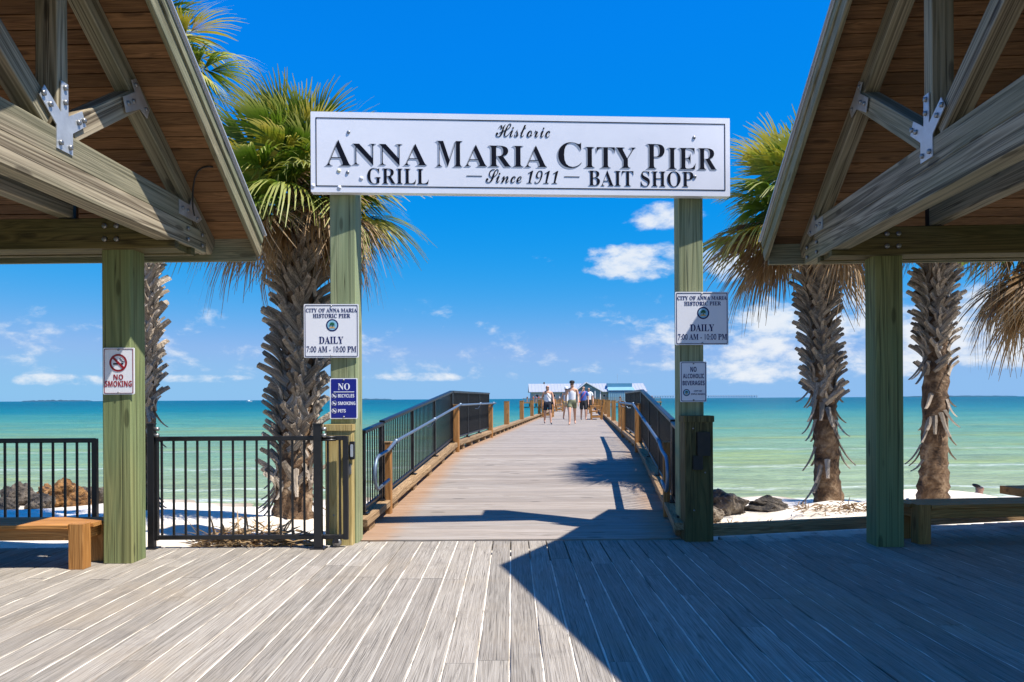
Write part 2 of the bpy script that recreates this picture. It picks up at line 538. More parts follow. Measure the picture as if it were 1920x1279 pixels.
def tube_data(pts, r, seg=8, closed_ends=True):
    pts = [Vector(p) for p in pts]
    V, Fc = [], []
    n = len(pts)
    prev = None
    for i, p in enumerate(pts):
        d = (pts[min(i + 1, n - 1)] - pts[max(i - 1, 0)]).normalized()
        if prev is None:
            u = d.orthogonal().normalized()
        else:
            u = (prev - d * prev.dot(d)).normalized()
        prev = u
        w = d.cross(u)
        rr = r[i] if hasattr(r, '__len__') else r
        for k in range(seg):
            a = 2 * math.pi * k / seg
            V.append(p + (u * math.cos(a) + w * math.sin(a)) * rr)
    for i in range(n - 1):
        for k in range(seg):
            k2 = (k + 1) % seg
            Fc.append((i * seg + k, i * seg + k2, (i + 1) * seg + k2, (i + 1) * seg + k))
    if closed_ends:
        Fc.append(tuple(range(seg))[::-1]); Fc.append(tuple((n - 1) * seg + k for k in range(seg)))
    return V, Fc


def tube(name, pts, r, mat, parent=None, seg=8, origin=None):
    V, Fc = tube_data(pts, r, seg)
    o = Vector(origin) if origin is not None else Vector(pts[0])
    return mesh_obj(name, [v - o for v in V], Fc, mat, parent, Matrix.Translation(o), smooth=True)


def prism(name, poly, thick, mat, parent, mtx, bevel=0):
    """poly in local XZ (facing local -Y), thickness back along +Y"""
    n = len(poly)
    V = [(x, 0, z) for x, z in poly] + [(x, thick, z) for x, z in poly]
    Fc = [tuple(range(n)), tuple(range(2 * n - 1, n - 1, -1))] + [(i, n + i, n + (i + 1) % n, (i + 1) % n) for i in range(n)]
    o = mesh_obj(name, V, Fc, mat, parent, mtx)
    bm = bmesh.new(); bm.from_mesh(o.data); bmesh.ops.recalc_face_normals(bm, faces=bm.faces); bm.to_mesh(o.data); bm.free()
    return o


def disc(r, n=24, x=0, z=0):
    return [(x + r * math.cos(2 * math.pi * i / n), z + r * math.sin(2 * math.pi * i / n)) for i in range(n)]


def rrect(w, h, r, n=4):
    P = []
    for cx, cz, a0 in ((w / 2 - r, h / 2 - r, 0), (-w / 2 + r, h / 2 - r, 90), (-w / 2 + r, -h / 2 + r, 180), (w / 2 - r, -h / 2 + r, 270)):
        for i in range(n + 1):
            a = math.radians(a0 + 90 * i / n)
            P.append((cx + r * math.cos(a), cz + r * math.sin(a)))
    return P


def ring_mesh(name, outer, inner, thick, mat, parent, mtx):
    n = len(outer)
    V = [(x, 0, z) for x, z in outer] + [(x, 0, z) for x, z in inner] + [(x, thick, z) for x, z in outer] + [(x, thick, z) for x, z in inner]
    Fc = []
    for i in range(n):
        j = (i + 1) % n
        Fc += [(i, j, n + j, n + i), (i, 2 * n + i, 2 * n + j, j), (n + i, n + j, 3 * n + j, 3 * n + i)]
    return mesh_obj(name, V, Fc, mat, parent, mtx)


def mathtext(s, base):
    out = ''
    for c in s:
        if 'A' <= c <= 'Z': out += chr(base + ord(c) - 65)
        elif 'a' <= c <= 'z': out += chr(base + 26 + ord(c) - 97)
        else: out += c
    return out


SERIF, SCRIPT, SANSB = 0x1D400, 0x1D4D0, 0x1D5D4


def letters(name, spans, width, height, mat, parent, mtx, thick=0.004, shear=0.0, space=1.0, off=0.0):
    """spans: list of (text, size).  Text mesh scaled to width x height box, centred, on local XZ facing -Y"""
    cu = bpy.data.curves.new('lettering_curve', 'FONT')
    cu.body = ''.join(t for t, _ in spans)
    cu.size = 1.0
    cu.small_caps_scale = 0.76
    cu.space_character = space
    cu.shear = shear
    cu.resolution_u = 4
    cu.offset = off
    k = 0
    for t, sz in spans:
        for _ in t:
            if sz < 1: cu.body_format[k].use_small_caps = True
            k += 1
    ob = bpy.data.objects.new('lettering_source', cu)
    COL.objects.link(ob)
    dg = bpy.context.evaluated_depsgraph_get()
    me = bpy.data.meshes.new_from_object(ob.evaluated_get(dg))
    bpy.data.objects.remove(ob)
    xs = [v.co.x for v in me.vertices]; ys = [v.co.y for v in me.vertices]
    x0, x1, y0, y1 = min(xs), max(xs), min(ys), max(ys)
    fx = width / (x1 - x0); fz = height / (y1 - y0) if height else fx
    bm = bmesh.new(); bm.from_mesh(me)
    for v in bm.verts:
        v.co = Vector(((v.co.x - (x0 + x1) / 2) * fx, 0, (v.co.y - (y0 + y1) / 2) * fz))
    r = bmesh.ops.extrude_face_region(bm, geom=bm.faces[:])
    for e in r['geom']:
        if isinstance(e, bmesh.types.BMVert): e.co.y -= thick
    bmesh.ops.recalc_face_normals(bm, faces=bm.faces)
    bm.to_mesh(me); bm.free()
    for p_ in me.polygons: p_.use_smooth = False
    me.materials.clear()
    return link_mesh(name, me, mat, parent, mtx)


def facing(p, yaw=0.0):
    """frame whose -Y looks at the viewer side; yaw about Z"""
    return Matrix.Translation(Vector(p)) @ Matrix.Rotation(yaw, 4, 'Z')


# ------------------------------------------------------------------ ground, sea, decks
TH = math.atan(0.0945)
PD = Vector((math.sin(TH), math.cos(TH), 0))          # along the pier
PN = Vector((math.cos(TH), -math.sin(TH), 0))         # to the pier's east side
P0 = Vector((0.055, 8.9, 0))
HALF = 1.775


def pz(l):
    return 0.002 + 0.55 * min(max(l, 0) / 6.6, 1.0)


def pier(n, l, z=0.0):
    q = P0 + PD * l + PN * n
    q.z = pz(l) + z
    return q


def sand_h(x, y):
    z = -0.10 - 0.085 * max(0, y - 10.2)
    z += 0.05 * math.sin(x * 1.3 + y * 0.7) + 0.03 * math.sin(x * 3.1 - y * 2.3)
    for mx, my, hgt, rad in ((4.85, 11.8, 0.22, 1.1), (7.2, 13.4, 0.42, 1.2), (-3.3, 11.7, 0.14, 1.0), (-5.6, 11.5, 0.15, 1.2)):
        z += hgt * math.exp(-((x - mx) ** 2 + (y - my) ** 2) / (rad * rad))
    edge = 9.15 + (max(0, x - 2.3) * 0.235)
    if y < edge + 0.5: z = min(z, -0.07 if x > 2.3 else -0.06)
    return z


def build_sand():
    nx, ny = 150, 90
    V, Fc = [], []
    for j in range(ny + 1):
        y = 8.2 + 32 * (j / ny) ** 1.4
        for i in range(nx + 1):
            x = -26 + 52 * i / nx
            V.append((x, y, sand_h(x, y) if y < 26 else sand_h(x, 26) - (y - 26) * 0.1))
    for j in range(ny):
        for i in range(nx):
            a = j * (nx + 1) + i
            Fc.append((a, a + 1, a + nx + 2, a + nx + 1))
    tag(mesh_obj('beach', V, Fc, 'sand', smooth=True), kind='structure')
    # unseen ground behind and under the deck, coloured dark to cut bounced light
    tag(mesh_obj('ground', [(-600, -900, -0.6), (600, -900, -0.6), (600, 9.5, -0.6), (-600, 9.5, -0.6)], [(0, 1, 2, 3)], plain('dark_ground', S(96, 98, 70), .9, 0, .3, .4)), kind='structure')


build_sand()
SEA = -0.80
R = 60000
tag(mesh_obj('sea', [(-R, 12, SEA), (R, 12, SEA), (R, R, SEA), (-R, R, SEA)], [(0, 1, 2, 3)], 'sea'), kind='structure')
tag(mesh_obj('seabed', [(-400, 40, -4), (400, 40, -4), (400, 900, -4), (-400, 900, -4)], [(0, 1, 2, 3)], 'sand'), kind='structure')

# --- plaza deck: planks run away from the viewer, joints packed with sand
plaza = bpy.data.objects.new('plaza_deck', None)
COL.objects.link(plaza)
tag(plaza, 'weathered grey boardwalk plaza with sand packed between the planks', None, None, 'structure')
PW = 0.2015


def plaza_end(x):
    if x < -1.95: return 8.56
    if x < 2.32: return 8.83
    return 9.0 + (x - 2.32) * 0.235


def packed_end(x):
    return 8.30 - 0.25 * math.sin(x * 2.0) - (0.35 if -0.3 < x < 2.2 else -0.5)


xs0 = -0.0235 - 42 * PW
for i in range(92):
    xc = xs0 + (i + 0.5) * PW
    if xc > 9.0: break
    end = plaza_end(xc)
    rr = random.Random(i * 13 + 5)
    cuts = [-0.5, rr.uniform(1.2, 3.2), rr.choice([4.75, 5.5, 6.3, 7.02, 7.6, 7.9]) + rr.uniform(-.08, .08)]
    cuts = [c for c in cuts if c < end - 0.25] + [end + rr.uniform(-0.012, 0.008)]
    for a, b_ in zip(cuts[:-1], cuts[1:]):
        gap = 0.012
        dz = rr.uniform(-0.0015, 0.0015)
        timber('plank', (xc + rr.uniform(-.0015, .0015), a + 0.003, -0.02 + dz), (xc + rr.uniform(-.0015, .0015), b_ - 0.003, -0.02 + dz), PW - gap, 0.04, 'deck', plaza, ch=0.005)
    # sand in the joint to the east of this plank, packed irregularly
    xj = xs0 + (i + 1) * PW
    pe = min(end, packed_end(xj))
    V, Fc = [], []
    n = 60
    for k in range(n + 1):
        y = -0.5 + (pe + 0.5) * k / n
        wv = 0.0035 + 0.005 * abs(math.sin(y * 9.1 + i)) + rr.uniform(-.002, .0035)
        z = -0.003 + rr.uniform(-.002, .0035) - .014 * max(0, mnoise.noise(Vector((y * 1.1, i * 7.3, 0))) - .05) * 2
        V += [(xj - wv, y, z - .004), (xj, y, z), (xj + wv, y, z - .004)]
        if k:
            q = 3 * (k - 1)
            Fc += [(q, q + 1, q + 4, q + 3), (q + 1, q + 2, q + 5, q + 4)]
    so_ = mesh_obj('joint_sand', V, Fc, 'sand', plaza)
    so_['kind'] = 'stuff'
mesh_obj('under_deck_shade', [(-9, -1, -.12), (9, -1, -.12), (9, 8.5, -.12), (-9, 8.5, -.12)], [(0, 1, 2, 3)], 'blackbox', plaza)  # flat black sheet standing in for the shade below the open joints

# --- pier walkway
walk = bpy.data.objects.new('pier_walkway', None)
COL.objects.link(walk)
tag(walk, 'sunlit plank walkway of the pier rising over a ramp', None, None, 'structure')
pw = 0.152
PIER_L = 216.0


def pier_plank(l):
    a, b_ = pier(0, l), pier(0, l + pw)
    # planks lie square to the plaza, so their ends step along the kerb
    L = 2 * HALF + 0.5
    s = (b_.z - a.z)
    mid = (a + b_) / 2
    up = Vector((0, -s, pw)).normalized()
    dz = random.uniform(-.0015, .0015)
    p0 = Vector((mid.x - L / 2, mid.y, mid.z - 0.02 + dz)); p1 = Vector((mid.x + L / 2, mid.y, mid.z - 0.02 + dz))
    timber('plank', p0, p1, pw - 0.006, 0.04, 'pierdeck', walk, up=up, ch=0.004)


l = 0.02
cnt = 0
while cnt < 280:
    pier_plank(l)
    l += pw * 1.0; cnt += 1
# the far planks, too fine to tell apart
V, Fc = [], []
while l < PIER_L:
    a, b_ = pier(0, l), pier(0, l + pw - 0.008)
    L = HALF + 0.25
    k = len(V)
    V += [(a.x - L, a.y, a.z), (a.x + L, a.y, a.z), (b_.x + L, b_.y, b_.z), (b_.x - L, b_.y, b_.z)]
    Fc.append((k, k + 1, k + 2, k + 3))
    l += pw
o = mesh_obj('far_plank', V, Fc, 'pierdeck', walk); o['kind'] = 'stuff'
for s in (-1, 1):
    for (la, lb) in ((0.0, 6.6), (6.6, PIER_L)):
        timber('stringer', pier(s * (HALF + 0.12), la, -0.24), pier(s * (HALF + 0.12), lb, -0.24), 0.09, 0.38, 'kerb', walk)
    # dark support bents under the walkway
    for k in range(2, 34):
        l_ = 6.4 * k
        q = pier(s * (HALF - 0.2), l_, -0.3)
        V, Fc = tube_data([q, Vector((q.x, q.y, -4.2))], 0.17, 10)
        mesh_obj('piling', V, Fc, 'kerb', walk)
    # kerb timbers raised on blocks
    kn = s * (HALF + 0.11)
    edges = [0.05, 1.5, 3.9, 6.6, 10.2, 14.4] + [14.4 + 6.0 * k for k in range(1, 34)]
    for a, b_ in zip(edges[:-1], edges[1:]):
        timber('kerb', pier(kn, a + .005, 0.155), pier(kn, b_ - .005, 0.155), 0.21, 0.085, 'kerb', walk)
    for k in range(40):
        l_ = 0.25 + k * 1.2
        timber('kerb_block', pier(kn, l_, 0.058), pier(kn, l_ + 0.25, 0.058), 0.14, 0.108, 'kerb', walk)


# ------------------------------------------------------------------ shelters
def shelter(tg, X0, D0, t, inward, zpt, tail, eave_z, ov, kl, chord_end, rl, s_back, s_front, outlen, label, posts):
    psi = math.atan(t)
    fw = Vector((math.sin(psi), math.cos(psi), 0))
    inn = Vector((math.cos(psi), -math.sin(psi), 0)) * inward
    O = Vector((X0, D0, 0))

    def P(s, l, z):
        return O + inn * s + fw * l + Vector((0, 0, z))
    root = thing('shelter', label, 'shelter', O)
    pw_ = 0.29
    TS = 0.50            # the end truss stands inside the post line, on the plate ends
    UP = Vector((0, 0, 1))
    Z3 = zpt
    # posts (vertical timbers)
    for (s, l) in posts:
        timber('post', P(s - pw_ / 2, l + pw_ / 2, 0.002), P(s - pw_ / 2, l + pw_ / 2, Z3 + .01), pw_, pw_, 'green_post', root, up=fw, ch=0.01)
    ls = sorted({l for _, l in posts})
    for l in ls:
        # doubled plates bolted either side of the posts
        for q, nm in ((l - 0.035, 'plate_beam'), (l + pw_ + 0.035, 'plate_beam')):
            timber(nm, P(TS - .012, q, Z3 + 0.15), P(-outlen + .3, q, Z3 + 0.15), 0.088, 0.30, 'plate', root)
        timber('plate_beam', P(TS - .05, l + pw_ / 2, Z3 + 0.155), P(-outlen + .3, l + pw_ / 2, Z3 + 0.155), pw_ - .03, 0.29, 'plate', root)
        for (s, l2) in posts:
            if l2 == l and s > -1:
                for bx_ in (-0.21, -0.09):
                    for bz in (0.09, 0.22):
                        c = P(s + bx_, l - 0.079, Z3 + bz)
                        V, Fc = tube_data([c, c - fw * 0.018, c - fw * 0.022], [0.027, 0.025, 0.012], 12)
                        mesh_obj('bolt', [v - c for v in V], Fc, 'bolt', root, Matrix.Translation(c), True)
    cw = 0.19
    zc = 3.20
    CHh = 0.222
    cf = 2 * rl - chord_end
    # underside of the roof boards
    zs0 = eave_z + 0.23
    ridge_z = zs0 + s_back * (tail - rl)
    front_tail = rl - (ridge_z - zs0) / s_front

    def zr(l):
        return zs0 + s_back * (tail - l) if l > rl else zs0 + s_front * (l - front_tail)
    for si, s0 in enumerate([TS] + [TS - 3.6 * k for k in range(1, int(outlen / 3.6) + 1)]):
        sc_ = s0 - 0.005 - cw / 2
        timber('bottom_chord', P(sc_, cf, zc + CHh / 2), P(sc_, chord_end, zc + CHh / 2), cw, CHh - .002, 'truss', root)
        timber('bottom_chord', P(sc_, cf + .3, zc + CHh * 1.5), P(sc_, chord_end - .33, zc + CHh * 1.5), cw - .006, CHh - .002, 'truss', root)
        rd = 0.2
        for lo, hi, sl_ in ((tail - .05, rl, s_back), (front_tail + .05, rl, s_front)):
            off = rd / 2 * math.sqrt(1 + sl_ * sl_) + .003
            timber('rafter', P(sc_, lo, zr(lo) - off), P(sc_, hi, zr(hi) - off), 0.14, rd, 'truss', root)
        ctop = zc + 2 * CHh
        for kk in (kl,):
            timber('king_post', P(sc_, kk, ctop), P(sc_, kk, zr(kk) - .24), 0.13, 0.17, 'truss', root, up=inn)
            for sg in (1, -1):
                base = Vector((kk + sg * 0.14, ctop + .06))
                # strut climbs at about 32 degrees until it meets the rafter
                lx, lz = base.x, base.y
                for _ in range(400):
                    if lz > zr(lx) - .16: break
                    lx += sg * 0.01; lz += 0.0063 if sg > 0 else 0.0070
                timber('strut', P(sc_, base.x, base.y), P(sc_, lx, lz), 0.15, 0.18, 'truss', root)
                if si == 0 and kk == kl and sg > 0:
                    strut_end = (lx, lz)
        if si == 0:
            # W shaped gusset plate on the king post foot
            face = 0.002
            fr = Matrix((fw, -inn, UP)).transposed().to_4x4()

            def plate(name, poly, s_at):
                m = fr.copy(); m.translation = P(s_at, 0, 0)
                return prism(name, poly, -0.008 if False else 0.008, 'galv', root, m)
            k = kl
            ct = ctop
            ang = math.radians(32)
            ca, sa = math.cos(ang), math.sin(ang)
            pl = [(k - .10, ct - .15), (k + .10, ct - .15), (k + .10, ct + .02)]
            b1 = (k + .09, ct + .04)
            pl += [(b1[0] + .22 * ca + .0, b1[1] + .22 * sa - .02), (b1[0] + .22 * ca - .10 * sa, b1[1] + .22 * sa + .08), (k + .045, ct + .13), (k + .042, ct + .37), (k - .042, ct + .37), (k - .045, ct + .13)]
            b2 = (k - .09, ct + .04)
            pl += [(b2[0] - .24 * ca + .10 * sa, b2[1] + .24 * sa + .09), (b2[0] - .24 * ca, b2[1] + .24 * sa), (k - .10, ct + .02)]
            plate('gusset_plate', pl, TS + 0.001)
            bolts = [(k - .06, ct - .10), (k + .06, ct - .10), (k, ct + .22), (k, ct + .33), (k + .17, ct + .13), (k + .24, ct + .17), (k - .18, ct + .14), (k - .26, ct + .19)]
            # plate where the strut meets the rafter, and at the chord heel
            lx, lz = strut_end
            plate('gusset_plate', [(lx - .26, lz - .22), (lx - .02, lz - .10), (lx + .10, lz - .14), (lx + .14, lz - .05), (lx - .10, lz + .14), (lx - .17, lz + .10), (lx - .11, lz + .02), (lx - .31, lz - .10)], TS + 0.0015)
            bolts += [(lx - .24, lz - .13), (lx - .15, lz - .08), (lx + .07, lz - .07), (lx - .11, lz + .08)]
            he = chord_end - .33
            plate('gusset_plate', [(he - .30, zc + .42), (he - .30, zc + .28), (he + .12, zc + .28), (he + .22, zc + .34), (he - .02, zc + .50), (he - .06, zc + .42)], TS + 0.0015)
            bolts += [(he - .24, zc + .35), (he - .12, zc + .35), (he + .1, zc + .32)]
            bolts += [(chord_end - .12, zc + .06), (chord_end - .12, zc + .17), (chord_end - .45, zc + .17), (chord_end - .45, zc + .06)]
            for (bl, bz) in bolts:
                c = P(TS + 0.002, bl, bz)
                V, Fc = tube_data([c, c + inn * 0.016, c + inn * 0.02], [0.022, 0.02, 0.01], 8)
                mesh_obj('bolt', [v - c for v in V], Fc, 'bolt', root, Matrix.Translation(c), True)
    # tie beams beside the truss
    timber('tie_beam', P(-.62, rl - (0.3 - rl) , Z3 + .41), P(-.62, -.02, Z3 + .41), 0.14, 0.2, 'truss', root)
    V, Fc = tube_data([P(-.62, 0.0, Z3 + .30), P(-.62, 0.0, Z3 + .5)], 0.09, 6)
    mesh_obj('beam_hanger', V, Fc, 'black', root)
    # roof boards
    bw = 0.138
    for lo, sl_, sg in ((tail, s_back, -1), (front_tail, s_front, 1)):
        cosb = 1 / math.sqrt(1 + sl_ * sl_)
        n = int(abs(rl - lo) / cosb / bw)
        nor = Vector((0, 0, 1)) * cosb + (-fw * sg) * (sl_ * cosb)
        for i in range(n):
            lc = lo + sg * (i + 0.5) * bw * cosb
            z = zr(lc) + 0.016 * (1)
            jog = random.uniform(-.002, .002)
            timber('roof_board', P(ov - .02, lc, z + jog), P(-outlen, lc, z + jog), bw - 0.006, 0.028, 'soffit', root, up=nor, ch=0.004)
        off = .05 / cosb
        hi_l = rl
        # ribbed metal sheet above the boards
        timber('roof_sheet', P((ov + .05 - outlen) / 2 + .0, lo + (-sg) * .06, zr(lo) - sl_ * .06 + off + .045), P((ov + .05 - outlen) / 2, rl, zr(rl) + off + .045), outlen + ov + .1, 0.02, 'metalroof', root, ch=.002)
        # rake trim: lower board, upper board, drip edge
        for (so2, th, hh, zo, mt, nm) in ((ov, .045, .15, -.085, 'fascia', 'rake_board'), (ov + .028, .03, .10, .022, 'fascia', 'rake_board'), (ov + .05, .012, .05, .085, 'metalroof', 'drip_edge')):
            timber(nm, P(so2, lo - sg * .03, zr(lo) - sl_ * .03 + zo / cosb), P(so2, rl, zr(rl) + zo / cosb), th, hh, mt, root)
        # eave fascia
        timber('eave_board', P(ov - .03, lo - sg * .0, zr(lo) - .10), P(-outlen, lo, zr(lo) - .10), .045, .27, 'fascia', root)
        timber('gutter_board', P(ov - .04, lo - sg * .05, zr(lo) + .0), P(-outlen, lo - sg * .05, zr(lo) + .0), .03, .12, 'fascia', root)
    return root, P, zc


L0 = on(247, 1057)
shL, PL, zcL = shelter('w', L0.x, L0.y, 0.03, 1, 3.125, .94, 3.17, 0.95, -1.87, .63, -1.87, 0.655, 0.655, 6.4,
    'open timber shelter whose sunlit truss stands by the no smoking sign', [(0, 0), (-5.6, 0), (0, -3.74 - .29), (-5.6, -3.74 - .29)])
R0 = on(1644, 1026)
shR, PR, zcR = shelter('e', R0.x, R0.y, 0.06, -1, 3.14, 1.09, 3.25, 0.87, -2.25, .80, -2.30, 0.645, 0.645, 9.5,
    'open timber shelter in its own shade beyond the no alcohol sign', [(0, 0), (-6.2, 0), (0, -4.6 - .29), (-6.2, -4.6 - .29)])
# loose cable on the sunlit truss
cpts = [at(399, 313, 7.72), at(390, 312, 7.72), at(380, 314, 7.74), at(371, 321, 7.76), at(365, 334, 7.80), at(362, 352, 7.84), at(361, 375, 7.86), at(362, 392, 7.88), at(365, 405, 7.9)]
tag(tube('cable', cpts, 0.009, 'black', None, 6), 'thin black cable looped from the roof soffit down to the truss', 'cable')


# ------------------------------------------------------------------ gate: two tall posts and the name board
def post_thing(name, label, cx, cy, yaw, w, h, mat, group=None):
    root = thing(name, label, 'post', (cx, cy, 0), group)
    fwd = Vector((math.sin(yaw), math.cos(yaw), 0))
    timber('shaft', (cx, cy, 0.0), (cx, cy, h), w, w, mat, root, up=fwd, ch=0.012)
    return root


YG = 0.035
gl = at(620, 700, 8.72); gl2 = at(669, 700, 8.72)
gr_ = at(1274, 700, 8.98); gr2 = at(1320, 700, 8.98)
wl = gl2.x - gl.x
post_thing('gate_post', 'pale sunlit green gate post carrying the dark blue NO sign', (gl.x + gl2.x) / 2, 8.72 + wl / 2, YG, wl, 4.66, 'gate_post')
wr = gr2.x - gr_.x
post_thing('gate_post', 'half shaded green gate post carrying the no alcohol sign', (gr_.x + gr2.x) / 2, 8.98 + wr / 2, YG, wr, 4.66, 'gate_post')


def box_post(label, xa, xb, ytop, D, mat, devices):
    pa, pb = at(xa, ytop, D), at(xb, ytop, D)
    w = pb.x - pa.x
    cx = (pa.x + pb.x) / 2
    root = thing('bollard_post', label, 'post', (cx, D + .13, 0))
    timber('shaft', (cx, D + .13, 0.0), (cx, D + .13, pa.z - .07), w - .012, .26, mat, root, up=Vector((0, 1, 0)), ch=.01)
    timber('cap', (cx, D + .13, pa.z - .07), (cx, D + .13, pa.z), w + .014, .285, mat, root, up=Vector((0, 1, 0)), ch=.01)
    for (x0, x1, y0, y1, th, mt, nm) in devices:
        a, b_ = at(x0, y1, D - th), at(x1, y0, D - th)
        pr = prism(nm, rrect(b_.x - a.x, b_.z - a.z, .012), th + .002, mt, root, facing(((a.x + b_.x) / 2, D - th - .002, (a.z + b_.z) / 2)))
    for (px, py) in ((0.3, .9), (0.32, .25), (.7, .55)):
        c = Vector((cx - w / 2 + px * w, D - .002, pa.z * py))
        V, Fc = tube_data([c, c + Vector((0, -.006, 0))], .010, 8)
        mesh_obj('bolt', [v - c for v in V], Fc, 'bolt', root, Matrix.Translation(c), True)
    return root


bl_ = on(632, 1023).y
box_post('stubby yellow pine post beside the sliding gate', 608, 661, 796, bl_, 'boxpost', [(655, 664, 828, 862, .05, 'blackbox', 'switch_box'), (657, 662, 833, 857, .056, 'galv', 'switch_plate'), (652, 658, 870, 890, .03, 'bolt', 'padlock')])
br_ = on(1310, 1016).y
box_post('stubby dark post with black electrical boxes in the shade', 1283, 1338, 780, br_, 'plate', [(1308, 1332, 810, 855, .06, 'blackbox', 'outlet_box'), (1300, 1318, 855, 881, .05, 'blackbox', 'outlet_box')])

# name board
sA, sB = at(583, 363, 8.58), at(1369, 365.5, 8.86)
sT = at(583, 209, 8.58)
zb, zt = (sA.z + sB.z) / 2, sT.z
W = math.hypot(sB.x - sA.x, sB.y - sA.y)
yawS = math.atan2(sB.y - sA.y, sB.x - sA.x)
sc0 = (sA + sB) / 2
HT = zt - zb
sroot = thing('name_board', 'long white board reading Anna Maria City Pier across both gate posts', 'sign', (sc0.x, sc0.y, zb))
MS = Matrix.Translation(Vector((sc0.x, sc0.y, (zb + zt) / 2))) @ Matrix.Rotation(yawS, 4, 'Z')
prism('board', rrect(W, HT, .008), .11, 'sign', sroot, MS)


def SP(px, py):
    """pixel on the board -> local x,z"""
    fx = (px - 583) / (1369 - 583)
    top = 209 + 5 * fx; bot = 363 + 2.5 * fx
    return (fx - .5) * W, (0.5 - (py - top) / (bot - top)) * HT


def SM(px, py, dy=0.0):
    x, z = SP(px, py)
    return MS @ Matrix.Translation(Vector((x, dy, z)))


ring_mesh('border_line', [(-W / 2 + .055, -HT / 2 + .065), (W / 2 - .055, -HT / 2 + .065), (W / 2 - .055, HT / 2 - .065), (-W / 2 + .055, HT / 2 - .065)],
          [(-W / 2 + .064, -HT / 2 + .074), (W / 2 - .064, -HT / 2 + .074), (W / 2 - .064, HT / 2 - .074), (-W / 2 + .064, HT / 2 - .074)], -.003, 'ink', sroot, MS @ Matrix.Translation((0, -.0005, 0)))
ppm = W / 786.0


def word(txt, base, x0, x1, y0, y1, mat, root=sroot, dy=-.001, th=.004, shear=0.0, fn=None, space=1.0, dx=0, dz=0, s=None, off=0.0):
    fn = fn or SM
    sc_ = s or ppm
    m = fn((x0 + x1) / 2 + dx, (y0 + y1) / 2 + dz, dy)
    return letters('lettering', [(mathtext(txt, base) if base else txt, 1)], (x1 - x0) * sc_, (y1 - y0) * sc_ if y1 else 0, mat, root, m, th, shear, space, off)


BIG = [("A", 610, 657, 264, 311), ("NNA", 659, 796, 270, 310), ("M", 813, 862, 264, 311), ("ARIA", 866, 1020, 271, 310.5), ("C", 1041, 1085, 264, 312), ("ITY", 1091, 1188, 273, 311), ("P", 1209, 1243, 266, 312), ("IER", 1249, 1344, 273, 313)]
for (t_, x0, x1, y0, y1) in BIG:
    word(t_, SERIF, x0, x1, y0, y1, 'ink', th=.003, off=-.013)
    word(t_, SERIF, x0, x1, y0, y1, 'lettershade', th=.002, dx=-2.6, dz=2.2, dy=-.0006, off=-.013)  # offset grey copy: the letters' cast shadow painted on the board
word("GRILL", SERIF, 686, 799, 317, 346, 'ink', off=-.012)
word("BAIT SHOP", SERIF, 1098, 1298, 318, 347, 'ink', off=-.012)
word("Historic", SCRIPT, 924, 1026, 229, 254, 'ink', th=.004, off=-.006)
word("Since", SCRIPT, 905, 972, 317, 342, 'ink', th=.004, off=-.006)
word("".join(chr(0x1D7CE + int(c)) for c in "1911"), None, 981, 1041, 319, 343, 'ink', th=.003, shear=.32, off=-.02)
for (x0, x1) in ((869, 898), (1052, 1081)):
    prism('dash', rrect((x1 - x0) * ppm, .007, .002), -.003, 'ink', sroot, SM((x0 + x1) / 2, 330, -.0006))
for (bx, by) in ((652, 248), (650, 325), (1300, 252), (1301, 328)):
    m = SM(bx, by)
    V, Fc = tube_data([(0, 0, 0), (0, -.008, 0), (0, -.012, 0)], [.02, .018, .010], 10)
    mesh_obj('bolt', V, Fc, 'bolt', sroot, m, True)
for (bx, by) in ((634, 322), (675, 336), (587, 351), (635, 354)):
    mesh_obj('plug', *tube_data([(0, 0, 0), (0, -.006, 0)], .022, 14), plain('plug_cream', S(222, 220, 190), .6) if bx == 634 else 'sign', sroot, SM(bx, by), True)


# ------------------------------------------------------------------ small signs
def small_sign(label, corners, D, face, border, ink_border=True, inset=4.0):
    (x0, y0, x1, y1) = corners
    a, b_ = at(x0, y1, D), at(x1, y0, D)
    w, h = b_.x - a.x, b_.z - a.z
    c = (a + b_) / 2
    root = thing('notice_sign', label, 'sign', (c.x, c.y, a.z))
    m = facing(c, YG if x0 > 300 else 0.0)
    prism('panel', rrect(w, h, .012), .012, face, root, m)
    s = w / (x1 - x0)
    if border:
        q = inset * s
        ring_mesh('border_line', rrect(w - q, h - q, .012), rrect(w - q - 2 * s, h - q - 2 * s, .011), -.002, border, root, m @ Matrix.Translation((0, -.0006, 0)))

    def fn(px, py, dy=0.0):
        return m @ Matrix.Translation(Vector(((px - (x0 + x1) / 2) * s, dy, ((y0 + y1) / 2 - py) * s)))

    def wd(txt, base, xa, xb, ya, yb, mat='inkblue', off=0.0, **k):
        word(txt, base, xa, xb, ya, yb, mat, root, -.0008, .002, fn=fn, s=s, off=off, **k)
    for bx, by in (((x0 + x1) / 2, y0 + 4), ((x0 + x1) / 2, y1 - 4)):
        mesh_obj('bolt', *tube_data([(0, 0, 0), (0, -.008, 0)], .010, 8), 'bolt', root, fn(bx, by), True)
    return root, m, fn, wd, s


